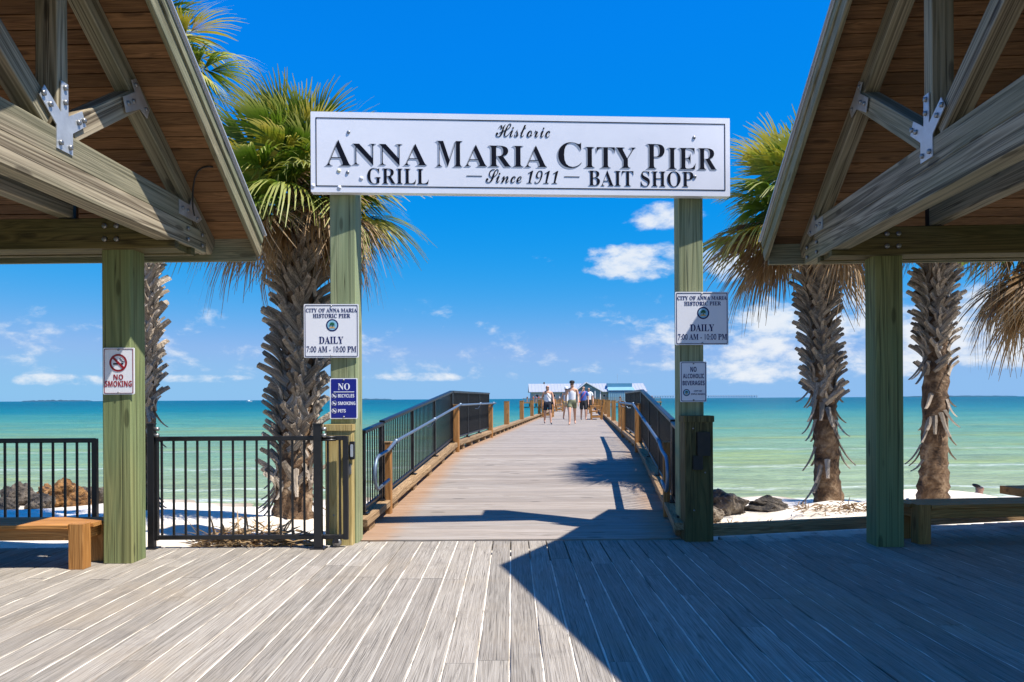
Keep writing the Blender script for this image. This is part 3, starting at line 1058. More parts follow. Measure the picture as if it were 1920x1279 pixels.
def seal(root, fn, cx, cy, r, s):
    def d(rr, mat, dy, x=0, z=0, n=28):
        prism('seal', disc(rr * s, n), -.001, mat, root, fn(cx + x, cy + z, dy))
    d(r, 'inkblue', -.0006); d(r * .78, 'sealblue', -.0020); 
    prism('seal', [(-r * .55 * s, -r * .5 * s), (r * .55 * s, -r * .5 * s), (r * .2 * s, -r * .2 * s), (-r * .3 * s, -r * .22 * s)], -.001, 'sealsand', root, fn(cx, cy, -.0034))
    prism('seal', [(-r * .06 * s, -r * .3 * s), (r * .08 * s, -r * .3 * s), (r * .05 * s, r * .2 * s), (-r * .03 * s, r * .2 * s)], -.001, 'sealgreen', root, fn(cx, cy, -.0048))
    for k in range(7):
        a = math.radians(-20 + k * 36)
        e = Vector((math.cos(a), math.sin(a))) * r * .52 * s
        p_ = Vector((-e.y, e.x)) * .22
        prism('seal', [(0, r * .15 * s), (e.x * .5 + p_.x, r * .15 * s + e.y * .5 + p_.y), (e.x, r * .1 * s + e.y * .8), (e.x * .5 - p_.x, r * .15 * s + e.y * .5 - p_.y)], -.001, 'sealgreen', root, fn(cx, cy, -.0062 - .0001 * k))


for (x0, y0, x1, y1, D, lab) in ((570.5, 570, 672, 671, 8.685, 'square white hours sign in full sun above the blue sign'), (1266, 547, 1366, 647, 8.945, 'square white hours sign cut by a slanting shadow')):
    root, m, fn, wd, s = small_sign(lab, (x0, y0, x1, y1), D, 'sign', 'inkblue')
    wd("CITY OF ANNA MARIA", SERIF, x0 + 4, x1 - 3, y0 + 8.5, y0 + 15.5)
    wd("HISTORIC PIER", SERIF, x0 + 17, x0 + 86, y0 + 18.5, y0 + 26)
    seal(root, fn, x0 + 52.5, y0 + 40, 11.5, s)
    wd("DAILY", SERIF, x0 + 28, x0 + 73, y0 + 61, y0 + 74)
    wd("7:00 AM - 10:00 PM", SERIF, x0 + 5, x0 + 97, y0 + 79, y0 + 90)

root, m, fn, wd, s = small_sign('dark blue sign forbidding bicycles, smoking and pets', (619, 709, 670, 785.5), 8.69, 'sign', None)
prism('blue_field', rrect(47 * s, 72.5 * s, .01), -.001, 'signblue', root, m @ Matrix.Translation((0, -.0004, 0)))
wd("NO", SERIF, 634, 656, 719, 731.5, 'sign', dx=0)
prism('dash', rrect(38 * s, 1.3 * s, .002), -.003, 'sign', root, fn(645, 735, -.0006))
for k, t_ in enumerate(("BICYCLES", "SMOKING", "PETS")):
    yy = 742 + 14 * k
    wd(t_, SANSB, 634, 634 + (30, 32, 14)[k], yy - 3, yy + 3.4, 'sign')
    ring_mesh('pictogram', disc(5 * s, 20), disc(3.7 * s, 20), -.002, 'sign', root, fn(627, yy, -.0014))
    prism('pictogram', [(-3.6 * s, 2.6 * s), (-2.6 * s, 3.6 * s), (3.6 * s, -2.6 * s), (2.6 * s, -3.6 * s)], -.002, 'sign', root, fn(627, yy, -.0014))
    prism('pictogram', rrect(4.6 * s, 1.8 * s, .7 * s), -.002, 'sign', root, fn(627, yy + .6, -.0012))

root, m, fn, wd, s = small_sign('narrow white sign reading no alcoholic beverages', (1275.5, 678, 1325, 754), 8.95, 'sign', 'inkblue', inset=3)
wd("NO", SANSB, 1294.5, 1306, 688, 697.5)
wd("ALCOHOLIC", SANSB, 1280.5, 1320, 701, 709.5)
wd("BEVERAGES", SANSB, 1280, 1321, 714, 722.5)
seal(root, fn, 1287, 736, 6.5, s)
wd("CITY OF", SERIF, 1301, 1316, 731.5, 735)
wd("ANNA MARIA", SERIF, 1295, 1322, 737, 740.5)

root, m, fn, wd, s = small_sign('white no smoking sign with red lettering on the shelter post', (193.5, 652, 251.5, 740), L0.y - .012, 'sign', 'red', inset=4)
wd("NO", SANSB, 213, 231, 702, 712, 'red')
wd("SMOKING", SANSB, 197, 247, 714, 725, 'red')
ring_mesh('pictogram', disc(16.5 * s, 32), disc(13 * s, 32), -.002, 'red', root, fn(222, 680.5, -.0014))
prism('pictogram', [(-11.6 * s, 8.6 * s), (-8.6 * s, 11.6 * s), (11.6 * s, -8.6 * s), (8.6 * s, -11.6 * s)], -.002, 'red', root, fn(222, 680.5, -.0014))
prism('pictogram', rrect(19 * s, 2.6 * s, .6 * s), -.002, 'ink', root, fn(222, 682.5, -.0010))
for k in range(5):
    prism('pictogram', rrect(4 * s, 1.1 * s, .4 * s), -.002, 'ink', root, fn(225 + 1.6 * k, 672 + 1.7 * k + (k % 2), -.0010))


# ------------------------------------------------------------------ metal fences
def fence_panel(name, label, xa, xb, ytop, ybot, D, nbars, cat='fence', wheel=False):
    a, b_ = at(xa, ytop, D), at(xb, ytop, D)
    zb_ = at(xa, ybot, D).z; zt_ = a.z
    root = thing(name, label, cat, ((a.x + b_.x) / 2, D, 0))
    timber('top_rail', (a.x, D, zt_), (b_.x, D, zt_), .045, .05, 'black', root)
    timber('bottom_rail', (a.x, D, zb_), (b_.x, D, zb_), .045, .05, 'black', root)
    for i in range(nbars):
        x = a.x + (b_.x - a.x) * (i + .5) / nbars
        timber('bar', (x, D, zb_ + .025), (x, D, zt_ - .025), .022, .022, 'black', root, up=Vector((0, 1, 0)), ch=.002)
    for x in (a.x, b_.x):
        timber('end_stile', (x, D + .0, zb_ - .03), (x, D, zt_ + .02), .055, .05, 'black', root, up=Vector((0, 1, 0)), ch=.003)
    if wheel:
        c = Vector((b_.x - .1, D, .055))
        mesh_obj('wheel', *tube_data([c + Vector((-.0, -.02, 0)), c + Vector((0, .02, 0))], .05, 16), 'red' if False else 'bolt', root, None, True)
        timber('wheel_fork', (b_.x - .1, D - .03, .05), (b_.x - .1, D - .03, zb_), .05, .01, 'black', root, up=Vector((0, 1, 0)))
        for k in range(2):
            mesh_obj('latch', *tube_data([Vector((a.x + (b_.x - a.x) * .86, D - .035, zt_ - .02 + .03 * k)), Vector((b_.x - .1, D - .035, zt_ - .02 + .03 * k))], .012, 8), 'black', root, None, True)
    return root


DF = 8.50
fence_panel('sliding_gate', 'black sliding gate panel with round wheel beside the yellow post', 292, 648, 823, 1008, DF, 16, 'gate', True)
fence_panel('metal_fence', 'black metal fence panel behind the sunlit slatless bench', -250, 178, 828, 1010, DF, 19)


def square_post(label, xc, ytop, D, w, group=None, caps=True):
    a = at(xc, ytop, D)
    root = thing('fence_post', label, 'post', (a.x, D, 0), group)
    timber('shaft', (a.x, D, .0), (a.x, D, a.z), w, w, 'black', root, up=Vector((0, 1, 0)), ch=.004)
    timber('base_plate', (a.x, D, .0), (a.x, D, .012), w + .07, w + .07, 'black', root, up=Vector((0, 1, 0)), ch=.003)
    timber('cap', (a.x, D, a.z), (a.x, D, a.z + .012), w + .01, w + .01, 'black', root, up=Vector((0, 1, 0)), ch=.003)
    for z in (a.z - .05, a.z - .12):
        c = Vector((a.x + w / 2, D - .01, z))
        mesh_obj('guide_roller', *tube_data([c, c + Vector((.05, 0, 0))], .022, 10), 'bolt', root, None, True)
    return root


square_post('tall black gate post between the gate and the yellow post', 596, 796, DF - .07, .085)
square_post('black gate post hard against the sunlit shelter post', 284, 796, DF - .02, .07)


# ------------------------------------------------------------------ pier railings
def railing(side, label, l_breaks):
    n0 = side * (HALF + 0.13)
    root = thing('pier_railing', label, 'railing', pier(n0, 0))
    hgt = 1.02
    kz = 0.2
    for (la, lb) in l_breaks:
        A, B = pier(n0, la, kz), pier(n0, lb, kz)
        up = Vector((0, 0, 1))
        off = 0.0 if la > .9 else -.02
        hz = Vector((0, 0, hgt + off)); bz = Vector((0, 0, .07)); mz = Vector((0, 0, hgt - .11 + off))
        timber('cap_rail', A + hz, B + hz, .075, .045, 'black', root)
        timber('lower_rail', A + bz, B + bz, .04, .04, 'black', root)
        L = lb - la
        n = max(2, int(L / .105))
        for i in range(1, n):
            q = pier(n0, la + L * i / n, kz)
            timber('bar', q + bz + Vector((0, 0, .02)), q + hz - Vector((0, 0, .02)), .016, .016, 'black', root, up=PD, ch=.002)
        m_ = max(1, round(L / 1.75))
        for i in range(m_ + 1):
            q = pier(n0, la + .03 + (L - .06) * i / m_, kz)
            timber('stanchion', q - Vector((0, 0, .0)), q + hz - Vector((0, 0, .022)), .05, .05, 'black', root, up=PD, ch=.003)
            timber('foot_plate', q, q + Vector((0, 0, .014)), .13, .11, 'black', root, up=PD, ch=.003)
    return root, n0, kz


secs = [(0.30, 1.15), (1.2, 6.6), (6.65, 12.6)]
rW, nW, kz = railing(-1, 'black baluster railing on the sunlit side of the ramp, beside the yellow post', secs)
rE, nE, kz = railing(1, 'black baluster railing on the shaded side of the ramp, behind the electrical box post', secs)


def handrail(side, label):
    nh = side * (HALF - .05)
    z = .90
    root = thing('handrail', label, 'handrail', pier(nh, .3))
    pts = [pier(nh, .85, .52), pier(nh, .35, .50)]
    for k in range(7):
        a = math.radians(-90 - 0 + 0) if False else math.pi * k / 6
        pts.append(pier(nh, .35 - .17 * math.sin(a), .50 + .2 * (1 - math.cos(a))))
    pts += [pier(nh, .8, z + .0), pier(nh, 1.2, z + .06), pier(nh, 3, z + .06), pier(nh, 5, z + .06), pier(nh, 6.55, z + .06), pier(nh, 6.75, z + .05), pier(nh, 9, z + .05), pier(nh, 12.75, z + .05)]
    tube('pipe', pts, .022, 'rail', root, 10)
    for l_ in (1.25, 3.9, 6.6, 9.6, 12.3):
        q = pier(nh, l_, z + .03)
        e = pier(side * (HALF + .08), l_, z - .06)
        tube('bracket', [q, q + (e - q) * .5 + Vector((0, 0, -.05)), e], .012, 'rail', root, 6)
        mesh_obj('collar', *tube_data([q - PD * .045 + Vector((0, 0, .03)), q + PD * .045 + Vector((0, 0, .03))], .031, 10), 'rail', root, None, True)


handrail(-1, 'bare steel handrail along the sunlit ramp with looped end')
handrail(1, 'bare steel handrail along the shaded ramp behind the electrical box post')


# wooden posts along the pier
ORD = ['first', 'second', 'third', 'fourth', 'fifth', 'sixth', 'seventh', 'eighth', 'ninth', 'tenth', 'eleventh', 'twelfth', 'thirteenth', 'fourteenth', 'fifteenth', 'sixteenth', 'seventeenth', 'eighteenth', 'nineteenth', 'twentieth', 'twenty-first', 'twenty-second', 'twenty-third', 'twenty-fourth']
def pier_post(side, l, h, w, label, group):
    q = pier(side * (HALF + .04 if l < 13 else HALF + .11), l)
    root = thing('pier_post', label, 'post', q, group)
    timber('shaft', q + Vector((0, 0, .0 if l < 13 else .19)), q + Vector((0, 0, h)), w, w, 'pierpost', root, up=PD, ch=.008)
    timber('cap', q + Vector((0, 0, h)), q + Vector((0, 0, h + .015)), w + .01, w + .01, 'kerb', root, up=PD, ch=.004)
    return root


for s, lab in ((-1, 'honey coloured post bracing the sunlit railing'), (1, 'honey coloured post bracing the shaded railing')):
    for l_ in (1.18, 6.62, 12.35):
        pier_post(s, l_, .95 if l_ < 7 else .92, .085 if l_ < 3 else .115, lab + (', at the foot of the ramp' if l_ < 3 else ', at the crest of the ramp' if l_ < 8 else ', where the railing ends'), 'railing posts ' + ('west' if s < 0 else 'east'))
for s, lab in ((-1, 'short wooden post on the west kerb of the level pier'), (1, 'short wooden post on the east kerb of the level pier')):
    for k in range(24):
        l_ = 17.4 + k * 6.3
        if s > 0: l_ -= 2.2
        pier_post(s, l_, .98, .17, lab + ', ' + ORD[k] + ' past the railing', 'pier posts ' + ('west' if s < 0 else 'east'))


# slatted pier benches
def pier_bench(side, l, label):
    c = pier(side * (HALF - .42), l)
    root = thing('pier_bench', label, 'bench', c, 'slatted benches along the pier')
    d, nrm = PD, PN * side     # nrm points outwards, the back is on the outside
    up = Vector((0, 0, 1))
    Lb = 1.8
    for k in range(4):
        q = c - nrm * .22 + nrm * (.13 * k) + up * .43
        timber('seat_slat', q - d * Lb / 2, q + d * Lb / 2, .11, .035, 'bench', root)
    for k in range(4):
        q = c + nrm * (.27 + .03 * k) + up * (.55 + .13 * k)
        timber('back_slat', q - d * Lb / 2, q + d * Lb / 2, .03, .11, 'bench', root)
    for e in (-.85, .85):
        b_ = c + d * e
        timber('leg', b_ - nrm * .26 + up * .0, b_ - nrm * .26 + up * .66, .09, .09, 'bench', root, up=d)
        timber('leg', b_ + nrm * .24 + up * .0, b_ + nrm * .38 + up * 1.02, .09, .06, 'bench', root, up=d)
        timber('arm_rest', b_ - nrm * .33 + up * .68, b_ + nrm * .30 + up * .68, .1, .035, 'bench', root)
        timber('stretcher', b_ - nrm * .24 + up * .14, b_ + nrm * .24 + up * .14, .05, .09, 'bench', root)
    timber('front_rail', c - nrm * .26 + up * .36 - d * .8, c - nrm * .26 + up * .36 + d * .8, .035, .09, 'bench', root)
    timber('front_rail', c - nrm * .26 + up * .14 - d * .8, c - nrm * .26 + up * .14 + d * .8, .035, .09, 'bench', root)


for k, l_ in enumerate((31, 47, 66, 90)):
    pier_bench(1, l_, 'slatted wooden bench on the east side of the pier, ' + ORD[k] + ' past the ramp')
for k, l_ in enumerate((36, 56, 78)):
    pier_bench(-1, l_, 'slatted wooden bench on the west side of the pier, ' + ORD[k] + ' behind the walkers')


# ------------------------------------------------------------------ plaza benches
def plaza_bench(label, corner, direction, depth, length, ztop, parts_extra=None):
    """corner = near inner corner on the deck, direction unit vector outwards"""
    root = thing('bench', label, 'bench', corner)
    d = Vector(direction).normalized()
    n = Vector((-d.y, d.x, 0))
    if n.y < 0: n = -n
    up = Vector((0, 0, 1))
    lw = .145
    for a in (0, length - lw):
        for b_ in (0, depth - lw):
            q = corner + d * (a + lw / 2) + n * (b_ + lw / 2)
            timber('leg', q, q + up * (ztop + .004 if b_ == 0 else ztop - .05), lw, lw, 'bench', root, up=n, ch=.006)
    timber('apron', corner + d * lw + n * .05 + up * (ztop - .10), corner + d * (length - lw) + n * .05 + up * (ztop - .10), .05, .11, 'bench', root)
    timber('apron', corner + d * .05 + n * lw + up * (ztop - .10), corner + d * .05 + n * (depth - .02) + up * (ztop - .10), .05, .11, 'bench', root)
    timber('apron', corner + d * lw + n * (depth - .05) + up * (ztop - .10), corner + d * (length - lw) + n * (depth - .05) + up * (ztop - .10), .05, .11, 'bench', root)
    k = 4
    sw = (depth + .02) / k
    for i in range(k):
        y = -.01 + sw * (i + .5)
        st = lw + .004 if (i + 1) * sw < lw + .03 or i == 0 else -.02
        q = corner + d * (st if i == 0 else -.03) + n * y + up * (ztop - .022)
        timber('seat_plank', q, corner + d * (length - (lw if i == 0 else -.03)) + n * y + up * (ztop - .022), sw - .006, .04, 'bench', root, ch=.004)
    return root


plaza_bench('honey coloured wooden bench in sun beside the no smoking post', on(156, 1068), (-1, 0, 0), .52, 2.6, .43)
plaza_bench('dark shaded wooden bench on the blue shadowed deck', on(1723, 1021), (1, .10, 0), .50, 3.0, .43)
bs = at(1897, 914, 9.75)
rt = thing('bench', 'end of another wooden bench standing past the shaded one', 'bench', (bs.x, 9.75, 0))
timber('seat_plank', (bs.x, 9.75, bs.z - .05), (bs.x + 1.6, 9.9, bs.z - .05), .42, .10, 'bench', rt)
for k in (.3, 1.4):
    timber('leg', (bs.x + k, 9.78, 0), (bs.x + k, 9.78, bs.z - .1), .14, .14, 'bench', rt, up=Vector((0, 1, 0)))

# edge kerb on the shaded side
e0, e1 = on(1336, 1004), on(1945, 973)
tag(timber('edge_timber', (e0.x, e0.y + .06, .055), (e1.x + 3, e1.y + .06 + 3 * (e1.y - e0.y) / (e1.x - e0.x), .055), .09, .14, 'kerb'), 'dark edging timber along the shaded deck in front of the sand', 'timber')


# ------------------------------------------------------------------ palms
def fan_leaf(seed, droop, nleaf, fold, size, pet):
    """a costapalmate leaf: stalk along +X, blade of split segments at its end; returns verts, faces"""
    r = random.Random(seed)
    V, Fc = [], []
    # stalk, gently arching
    pts = [Vector((pet * k / 5, 0, -droop * .25 * (k / 5) ** 2 * pet)) for k in range(6)]
    rad = [.030, .022, .018, .016, .014, .012]
    tv, tf = tube_data(pts, rad, 5)
    V += tv; Fc += tf
    base = pts[-1]
    slope = -droop * .5
    # costa: midrib bending down
    costa = [base + Vector((.11 * k * size, 0, slope * .11 * k * size - droop * .10 * k * k * .11 * size)) for k in range(5)]
    for i in range(nleaf):
        t = (i + .5) / nleaf * 2 - 1               # -1..1
        ang = t * math.radians(118)
        cpos = costa[int((1 - abs(t)) * 4)]
        L = size * (.98 - .34 * abs(t) ** 1.6) * r.uniform(.86, 1.1)
        w = .021 * size * r.uniform(.8, 1.15)
        d = Vector((math.cos(ang), math.sin(ang), 0))
        side = Vector((-d.y, d.x, 0))
        lift = fold * abs(math.sin(ang)) * .55
        dr = droop * r.uniform(.7, 1.35) + .15
        k0 = len(V)
        segs = 5
        tw = r.uniform(-.5, .5)
        for s_ in range(segs + 1):
            q = s_ / segs
            p = cpos + d * (L * (q - .16 * dr * q ** 3)) + Vector((0, 0, lift * L * q + slope * L * q * .6 - dr * .62 * L * q ** 2.6))
            p += side * (.05 * tw * L * q * q)
            wd_ = w * (.55 + 1.0 * q if q < .45 else 1.0 * (1.05 - q) / .6 + .08)
            V.append(p + side * wd_ + Vector((0, 0, .012 * size * (1 - q))))
            V.append(p - side * wd_ - Vector((0, 0, .012 * size * (1 - q))))
        for s_ in range(segs):
            a = k0 + 2 * s_
            Fc.append((a, a + 1, a + 3, a + 2))
    return V, Fc


def mk_leaf(name, mat, *a):
    V, Fc = fan_leaf(*a)
    me = bpy.data.meshes.new(name)
    me.from_pydata([tuple(v) for v in V], [], Fc)
    me.materials.append(M[mat]); me.update()
    return me


LEAF = [mk_leaf('frond', 'leaf', 11 + k, (.22, .38, .6, .85)[k], 48, (.6, .5, .35, .2)[k], .95, .72) for k in range(4)]
DRY = [mk_leaf('dry_frond', 'dryleaf', 41 + k, (.6, .95, 1.3)[k], 40, -.25, .82, .55) for k in range(3)]


def boot_mesh(seed):
    r = random.Random(seed)
    n = 6
    V, Fc = [], []
    w0, w1 = .066, .034
    L = r.uniform(.30, .38)
    for k in range(n + 1):
        q = k / n
        x = L * q
        z = .015 + .10 * q ** 3.0 * r.uniform(.95, 1.05)
        w = w0 + (w1 - w0) * q ** .7
        th = .030 * (1 - .45 * q)
        V += [(x, -w, z - th * .35), (x, 0, z + th * .8), (x, w, z - th * .35), (x, 0, z - th)]
        if k:
            a = 4 * (k - 1); b_ = 4 * k
            for e in range(4):
                Fc.append((a + e, a + (e + 1) % 4, b_ + (e + 1) % 4, b_ + e))
    Fc.append((3, 2, 1, 0)); Fc.append(tuple(4 * n + e for e in range(4)))
    me = bpy.data.meshes.new('leaf_base')
    me.from_pydata(V, [], Fc)
    bm = bmesh.new(); bm.from_mesh(me); bmesh.ops.recalc_face_normals(bm, faces=bm.faces); bm.to_mesh(me); bm.free()
    me.materials.append(M['boot'])
    return me


BOOTS = [boot_mesh(s) for s in range(5)]


def palm(label, base, top, r0, boots_from, boots_to, per, nfr, ndry, size, seed, flare=1.0, bsc=1.12, low=-22, dlow=-50, dhigh=-2):
    r = random.Random(seed)
    base, top = Vector(base), Vector(top)
    root = thing('palm_tree', label, 'palm tree', base)
    axis = top - base
    Hh = axis.length

    def C(h):
        q = h / Hh
        return base + axis * q + Vector((.05 * math.sin(q * 3.1), .04 * math.sin(q * 2.2), 0)) * flare

    def RR(h):
        q = h / Hh
        return r0 * (1.12 - .32 * q + .35 * max(0, .08 - q) * 5)
    V, Fc = [], []
    nr, ns = 70, 20
    for i in range(nr + 1):
        h = -.25 + (Hh + .25) * i / nr
        c = C(h)
        for k in range(ns):
            a = 2 * math.pi * k / ns
            rr = RR(max(h, 0)) * (1 + .03 * math.sin(3 * a + h * 9 + seed) + .04 * math.sin(h * 31 + 2 * a) + r.uniform(-.11, .11))
            V.append(c + Vector((math.cos(a), math.sin(a), 0)) * rr - base)
        if i:
            for k in range(ns):
                a = (i - 1) * ns + k; b_ = (i - 1) * ns + (k + 1) % ns
                Fc.append((a, b_, b_ + ns, a + ns))
    mesh_obj('trunk', V, Fc, 'bark', root, Matrix.Translation(base), True)
    # criss-cross leaf bases
    h = boots_from
    row = 0
    while h < boots_to:
        q = (h - boots_from) / max(.01, boots_to - boots_from)
        for k in range(per):
            if r.random() < .06 or (q < .12 and r.random() < .5): continue
            a = 2 * math.pi * (k + .5 * (row % 2)) / per + r.uniform(-.12, .12)
            hh = h + r.uniform(-.03, .03)
            c = C(hh); rad = RR(hh) * .92
            out = Vector((math.cos(a), math.sin(a), 0))
            tang = Vector((-out.y, out.x, 0))
            lean = (.78 if (row + k) % 2 else -.78) + r.uniform(-.18, .18)
            x = (Vector((0, 0, 1)) * math.cos(lean) + tang * math.sin(lean) + out * (.05 + .10 * q + r.uniform(-.05, .09))).normalized()
            z = (out - x * out.dot(x)).normalized()
            y = z.cross(x)
            sc_ = r.uniform(.85, 1.18) * (1.0 + .12 * q) * bsc
            m = Matrix((x, y, z)).transposed().to_4x4()
            m.translation = c + out * rad
            link_mesh('leaf_base', BOOTS[r.randrange(5)], None, root, m @ Matrix.Diagonal((sc_, sc_, sc_, 1)))
        h += .098 * bsc
        row += 1
    # loose shreds of bark low down
    for k in range(26):
        a = r.uniform(0, 6.28); hh = r.uniform(.25, boots_from + .4)
        out = Vector((math.cos(a), math.sin(a), 0)); c = C(hh) + out * RR(hh) * .95
        x = (Vector((0, 0, -1)) + out * r.uniform(.25, .7)).normalized(); z = (out - x * out.dot(x)).normalized(); y = z.cross(x)
        m = Matrix((x, y, z)).transposed().to_4x4(); m.translation = c
        link_mesh('leaf_base', BOOTS[r.randrange(5)], None, root, m @ Matrix.Diagonal((r.uniform(.8, 1.3), .7, .7, 1)))
    # crown
    cpos = C(Hh)
    for i in range(nfr):
        q = i / (nfr - 1)
        a = i * 2.39996 + r.uniform(-.2, .2)
        elev = math.radians(76 - (76 - low) * q ** .9 + r.uniform(-8, 8))
        k = min(3, int(q * 3.2 + r.uniform(0, .9)))
        m = Matrix.Translation(cpos + Vector((0, 0, .12 - .42 * q))) @ Matrix.Rotation(a, 4, 'Z') @ Matrix.Rotation(-elev, 4, 'Y') @ Matrix.Rotation(r.uniform(-.6, .6), 4, 'X')
        s_ = size * r.uniform(.82, 1.12) * (.72 + .33 * q ** .6)
        link_mesh('frond', LEAF[k], None, root, m @ Matrix.Diagonal((s_, s_, s_, 1)))
    for i in range(ndry):
        a = i * 2.39996 * 1.07 + r.uniform(-.3, .3)
        elev = math.radians(r.uniform(dlow, dhigh))
        m = Matrix.Translation(cpos + Vector((0, 0, -.25 - r.uniform(0, .3)))) @ Matrix.Rotation(a, 4, 'Z') @ Matrix.Rotation(-elev, 4, 'Y') @ Matrix.Rotation(r.uniform(-.8, .8), 4, 'X')
        s_ = size * r.uniform(.75, 1.05)
        link_mesh('dry_frond', DRY[r.randrange(3)], None, root, m @ Matrix.Diagonal((s_, s_, s_, 1)))
    return root


pb = on(548, 965, -.06)
palm('stout palm with criss-cross trunk behind the sliding gate', (pb.x, pb.y, -.12), at(562, 352, pb.y + .05), .235, .45, 4.3, 9, 76, 30, .95, 3, 1.0, 1.12, 6, -6, 26)
p2 = at(266, 900, 12.6)
palm('palm half hidden behind the sunlit shelter post', (p2.x, 12.6, -.25), at(270, 110, 12.7), .15, 1.6, 6.0, 6, 34, 10, 1.0, 5, 1.0, .95)
p3 = on(1553, 936, .02)
palm('palm with peeling lower trunk between the box post and shaded shelter post', (p3.x, p3.y, 0.0), at(1518, 388, p3.y), .17, 1.55, 3.95, 10, 48, 30, .93, 9, 1.0, .86, 16, -4, 20)
p4 = on(1750, 914, .16)
palm('palm with smooth brown lower trunk behind the shaded bench', (p4.x, p4.y, .12), at(1752, 325, p4.y), .18, 1.85, 4.9, 10, 36, 24, .95, 12, 1.0, .88, 12, -16, 14)
p5 = Vector((10.6, 14.8, 0.0))
palm('palm whose dry hanging fronds show past the shaded shelter post', (p5.x, p5.y, 0.0), (p5.x - .1, p5.y, 4.7), .2, 2.0, 4.2, 7, 30, 44, 1.2, 17, 1.0, 1.0, 20, -50, 5)

# dead fronds on the sand under the gate
for k in range(7):
    q = on(400 + k * 24, 1030 - (k % 3) * 3, -.02)
    q = Vector((q.x, 8.74 + .05 * (k % 3), .03 + .02 * k))
    m = Matrix.Translation(q) @ Matrix.Rotation(math.radians(8 + 47 * k % 40 - 12 + (180 if k % 2 else 0)), 4, 'Z') @ Matrix.Rotation(.05 + .03 * k, 4, 'Y')
    o = link_mesh('dry_frond', DRY[k % 3], None, None, m @ Matrix.Diagonal((.95, .6, .5, 1)))
    tag(o, 'dead brown palm frond heaped on the sand under the sliding gate', 'palm frond', 'dead fronds under the gate')


# ------------------------------------------------------------------ rocks
def rock(label, c, size, mat, seed, group=None):
    r = random.Random(seed)
    bm = bmesh.new()
    bmesh.ops.create_icosphere(bm, subdivisions=4, radius=1)
    ph = [Vector((r.uniform(-1, 1), r.uniform(-1, 1), r.uniform(-1, 1))).normalized() for _ in range(9)]
    cut = [r.uniform(.55, .9) for _ in ph]
    for v in bm.verts:
        d = v.co.normalized()
        k = 1.0
        for p_, c_ in zip(ph, cut):
            dd = d.dot(p_)
            if dd > c_ * .8: k = min(k, c_ / max(dd, .01))
        nq = Vector((d.x, d.y, d.z)) * 2.2 + Vector((seed * 3.1, seed, 0))
        k *= 1 + .30 * mnoise.noise(nq) + .14 * mnoise.noise(nq * 3.1) + .08 * mnoise.noise(nq * 8.0)
        v.co = Vector((d.x * size[0], d.y * size[1], d.z * size[2])) * k
    me = bpy.data.meshes.new('boulder'); bm.to_mesh(me); bm.free()
    o = link_mesh('boulder', me, mat, None, Matrix.Translation(Vector(c)) @ Matrix.Rotation(r.uniform(0, 3), 4, 'Z'))
    tag(o, label, 'boulder', group)


for i, (px, py, w, h, mt, lab) in enumerate([
        (35, 930, .42, .36, 'darkrock', 'grey boulder at the waterline behind the bench end'), (75, 940, .36, .26, 'darkrock', 'low grey boulder between the bigger ones at the waterline'),
        (118, 928, .5, .46, 'ochrerock', 'largest ochre boulder at the waterline behind the bench'), (150, 935, .34, .32, 'ochrerock', 'small ochre boulder leaning on the largest one'),
        (178, 928, .40, .40, 'darkrock', 'grey boulder beside the shelter post at the waterline'), (92, 918, .30, .25, 'ochrerock', 'rounded ochre boulder behind the waterline row'),
        (10, 945, .3, .25, 'darkrock', 'small grey boulder at the end of the waterline row')]):
    q = on(px, py + 16, -.72)
    rock(lab, (q.x, q.y, q.z + h * .3), (w, w * .8, h), mt, i + 3, 'waterline boulders')
for i, (px, py, w, d, h, lab) in enumerate([(1372, 948, .34, .32, .27, 'rounded grey boulder beside the electrical box post'), (1455, 948, .46, .3, .17, 'flat dark boulder half buried in the sand mound'), (1342, 962, .22, .2, .15, 'small boulder tucked against the rounded grey one')]):
    q = on(px, py + 12, -.12)
    rock(lab, (q.x, q.y + .3, q.z + h * .3), (w, d, h), 'rock' if i != 1 else 'darkrock', i + 31)
# dry seaweed clumps on the sand
for i, (px, py, w) in enumerate([(1400, 975, .5), (1560, 968, .55), (1345, 980, .35), (470, 1024, .62)]):
    q = on(px, py, -.06)
    if i == 3: q.y = 8.92
    r = random.Random(i)
    V, Fc = [], []
    big = 2.2 if i == 3 else 1.0
    for k in range(160 if i < 3 else 420):
        a = r.uniform(0, 6.28); rr = w * math.sqrt(r.random())
        p_ = Vector((math.cos(a) * rr, math.sin(a) * rr * .5, r.uniform(.0, .10) * big * (1.2 - rr / w)))
        d = Vector((r.uniform(-1, 1), r.uniform(-.6, .6), r.uniform(-.2, .35))).normalized() * r.uniform(.06, .2) * big
        s_ = Vector((-d.y, d.x, 0)).normalized() * .006 * big
        k0 = len(V)
        V += [p_ - s_, p_ + s_, p_ + d * .6 + s_ + Vector((0, 0, .015)), p_ + d]
        Fc += [(k0, k0 + 1, k0 + 2), (k0, k0 + 2, k0 + 3)]
    o = mesh_obj('beach_litter', V, Fc, 'dryleaf', None, Matrix.Translation((q.x, q.y, sand_h(q.x, q.y) + .01)))
    tag(o, 'tangle of dry palm litter on the sand', None, None, 'stuff')


# ------------------------------------------------------------------ people
def cloth(name, c):
    return plain(name, c, .8, 0, .12, 14, .2)


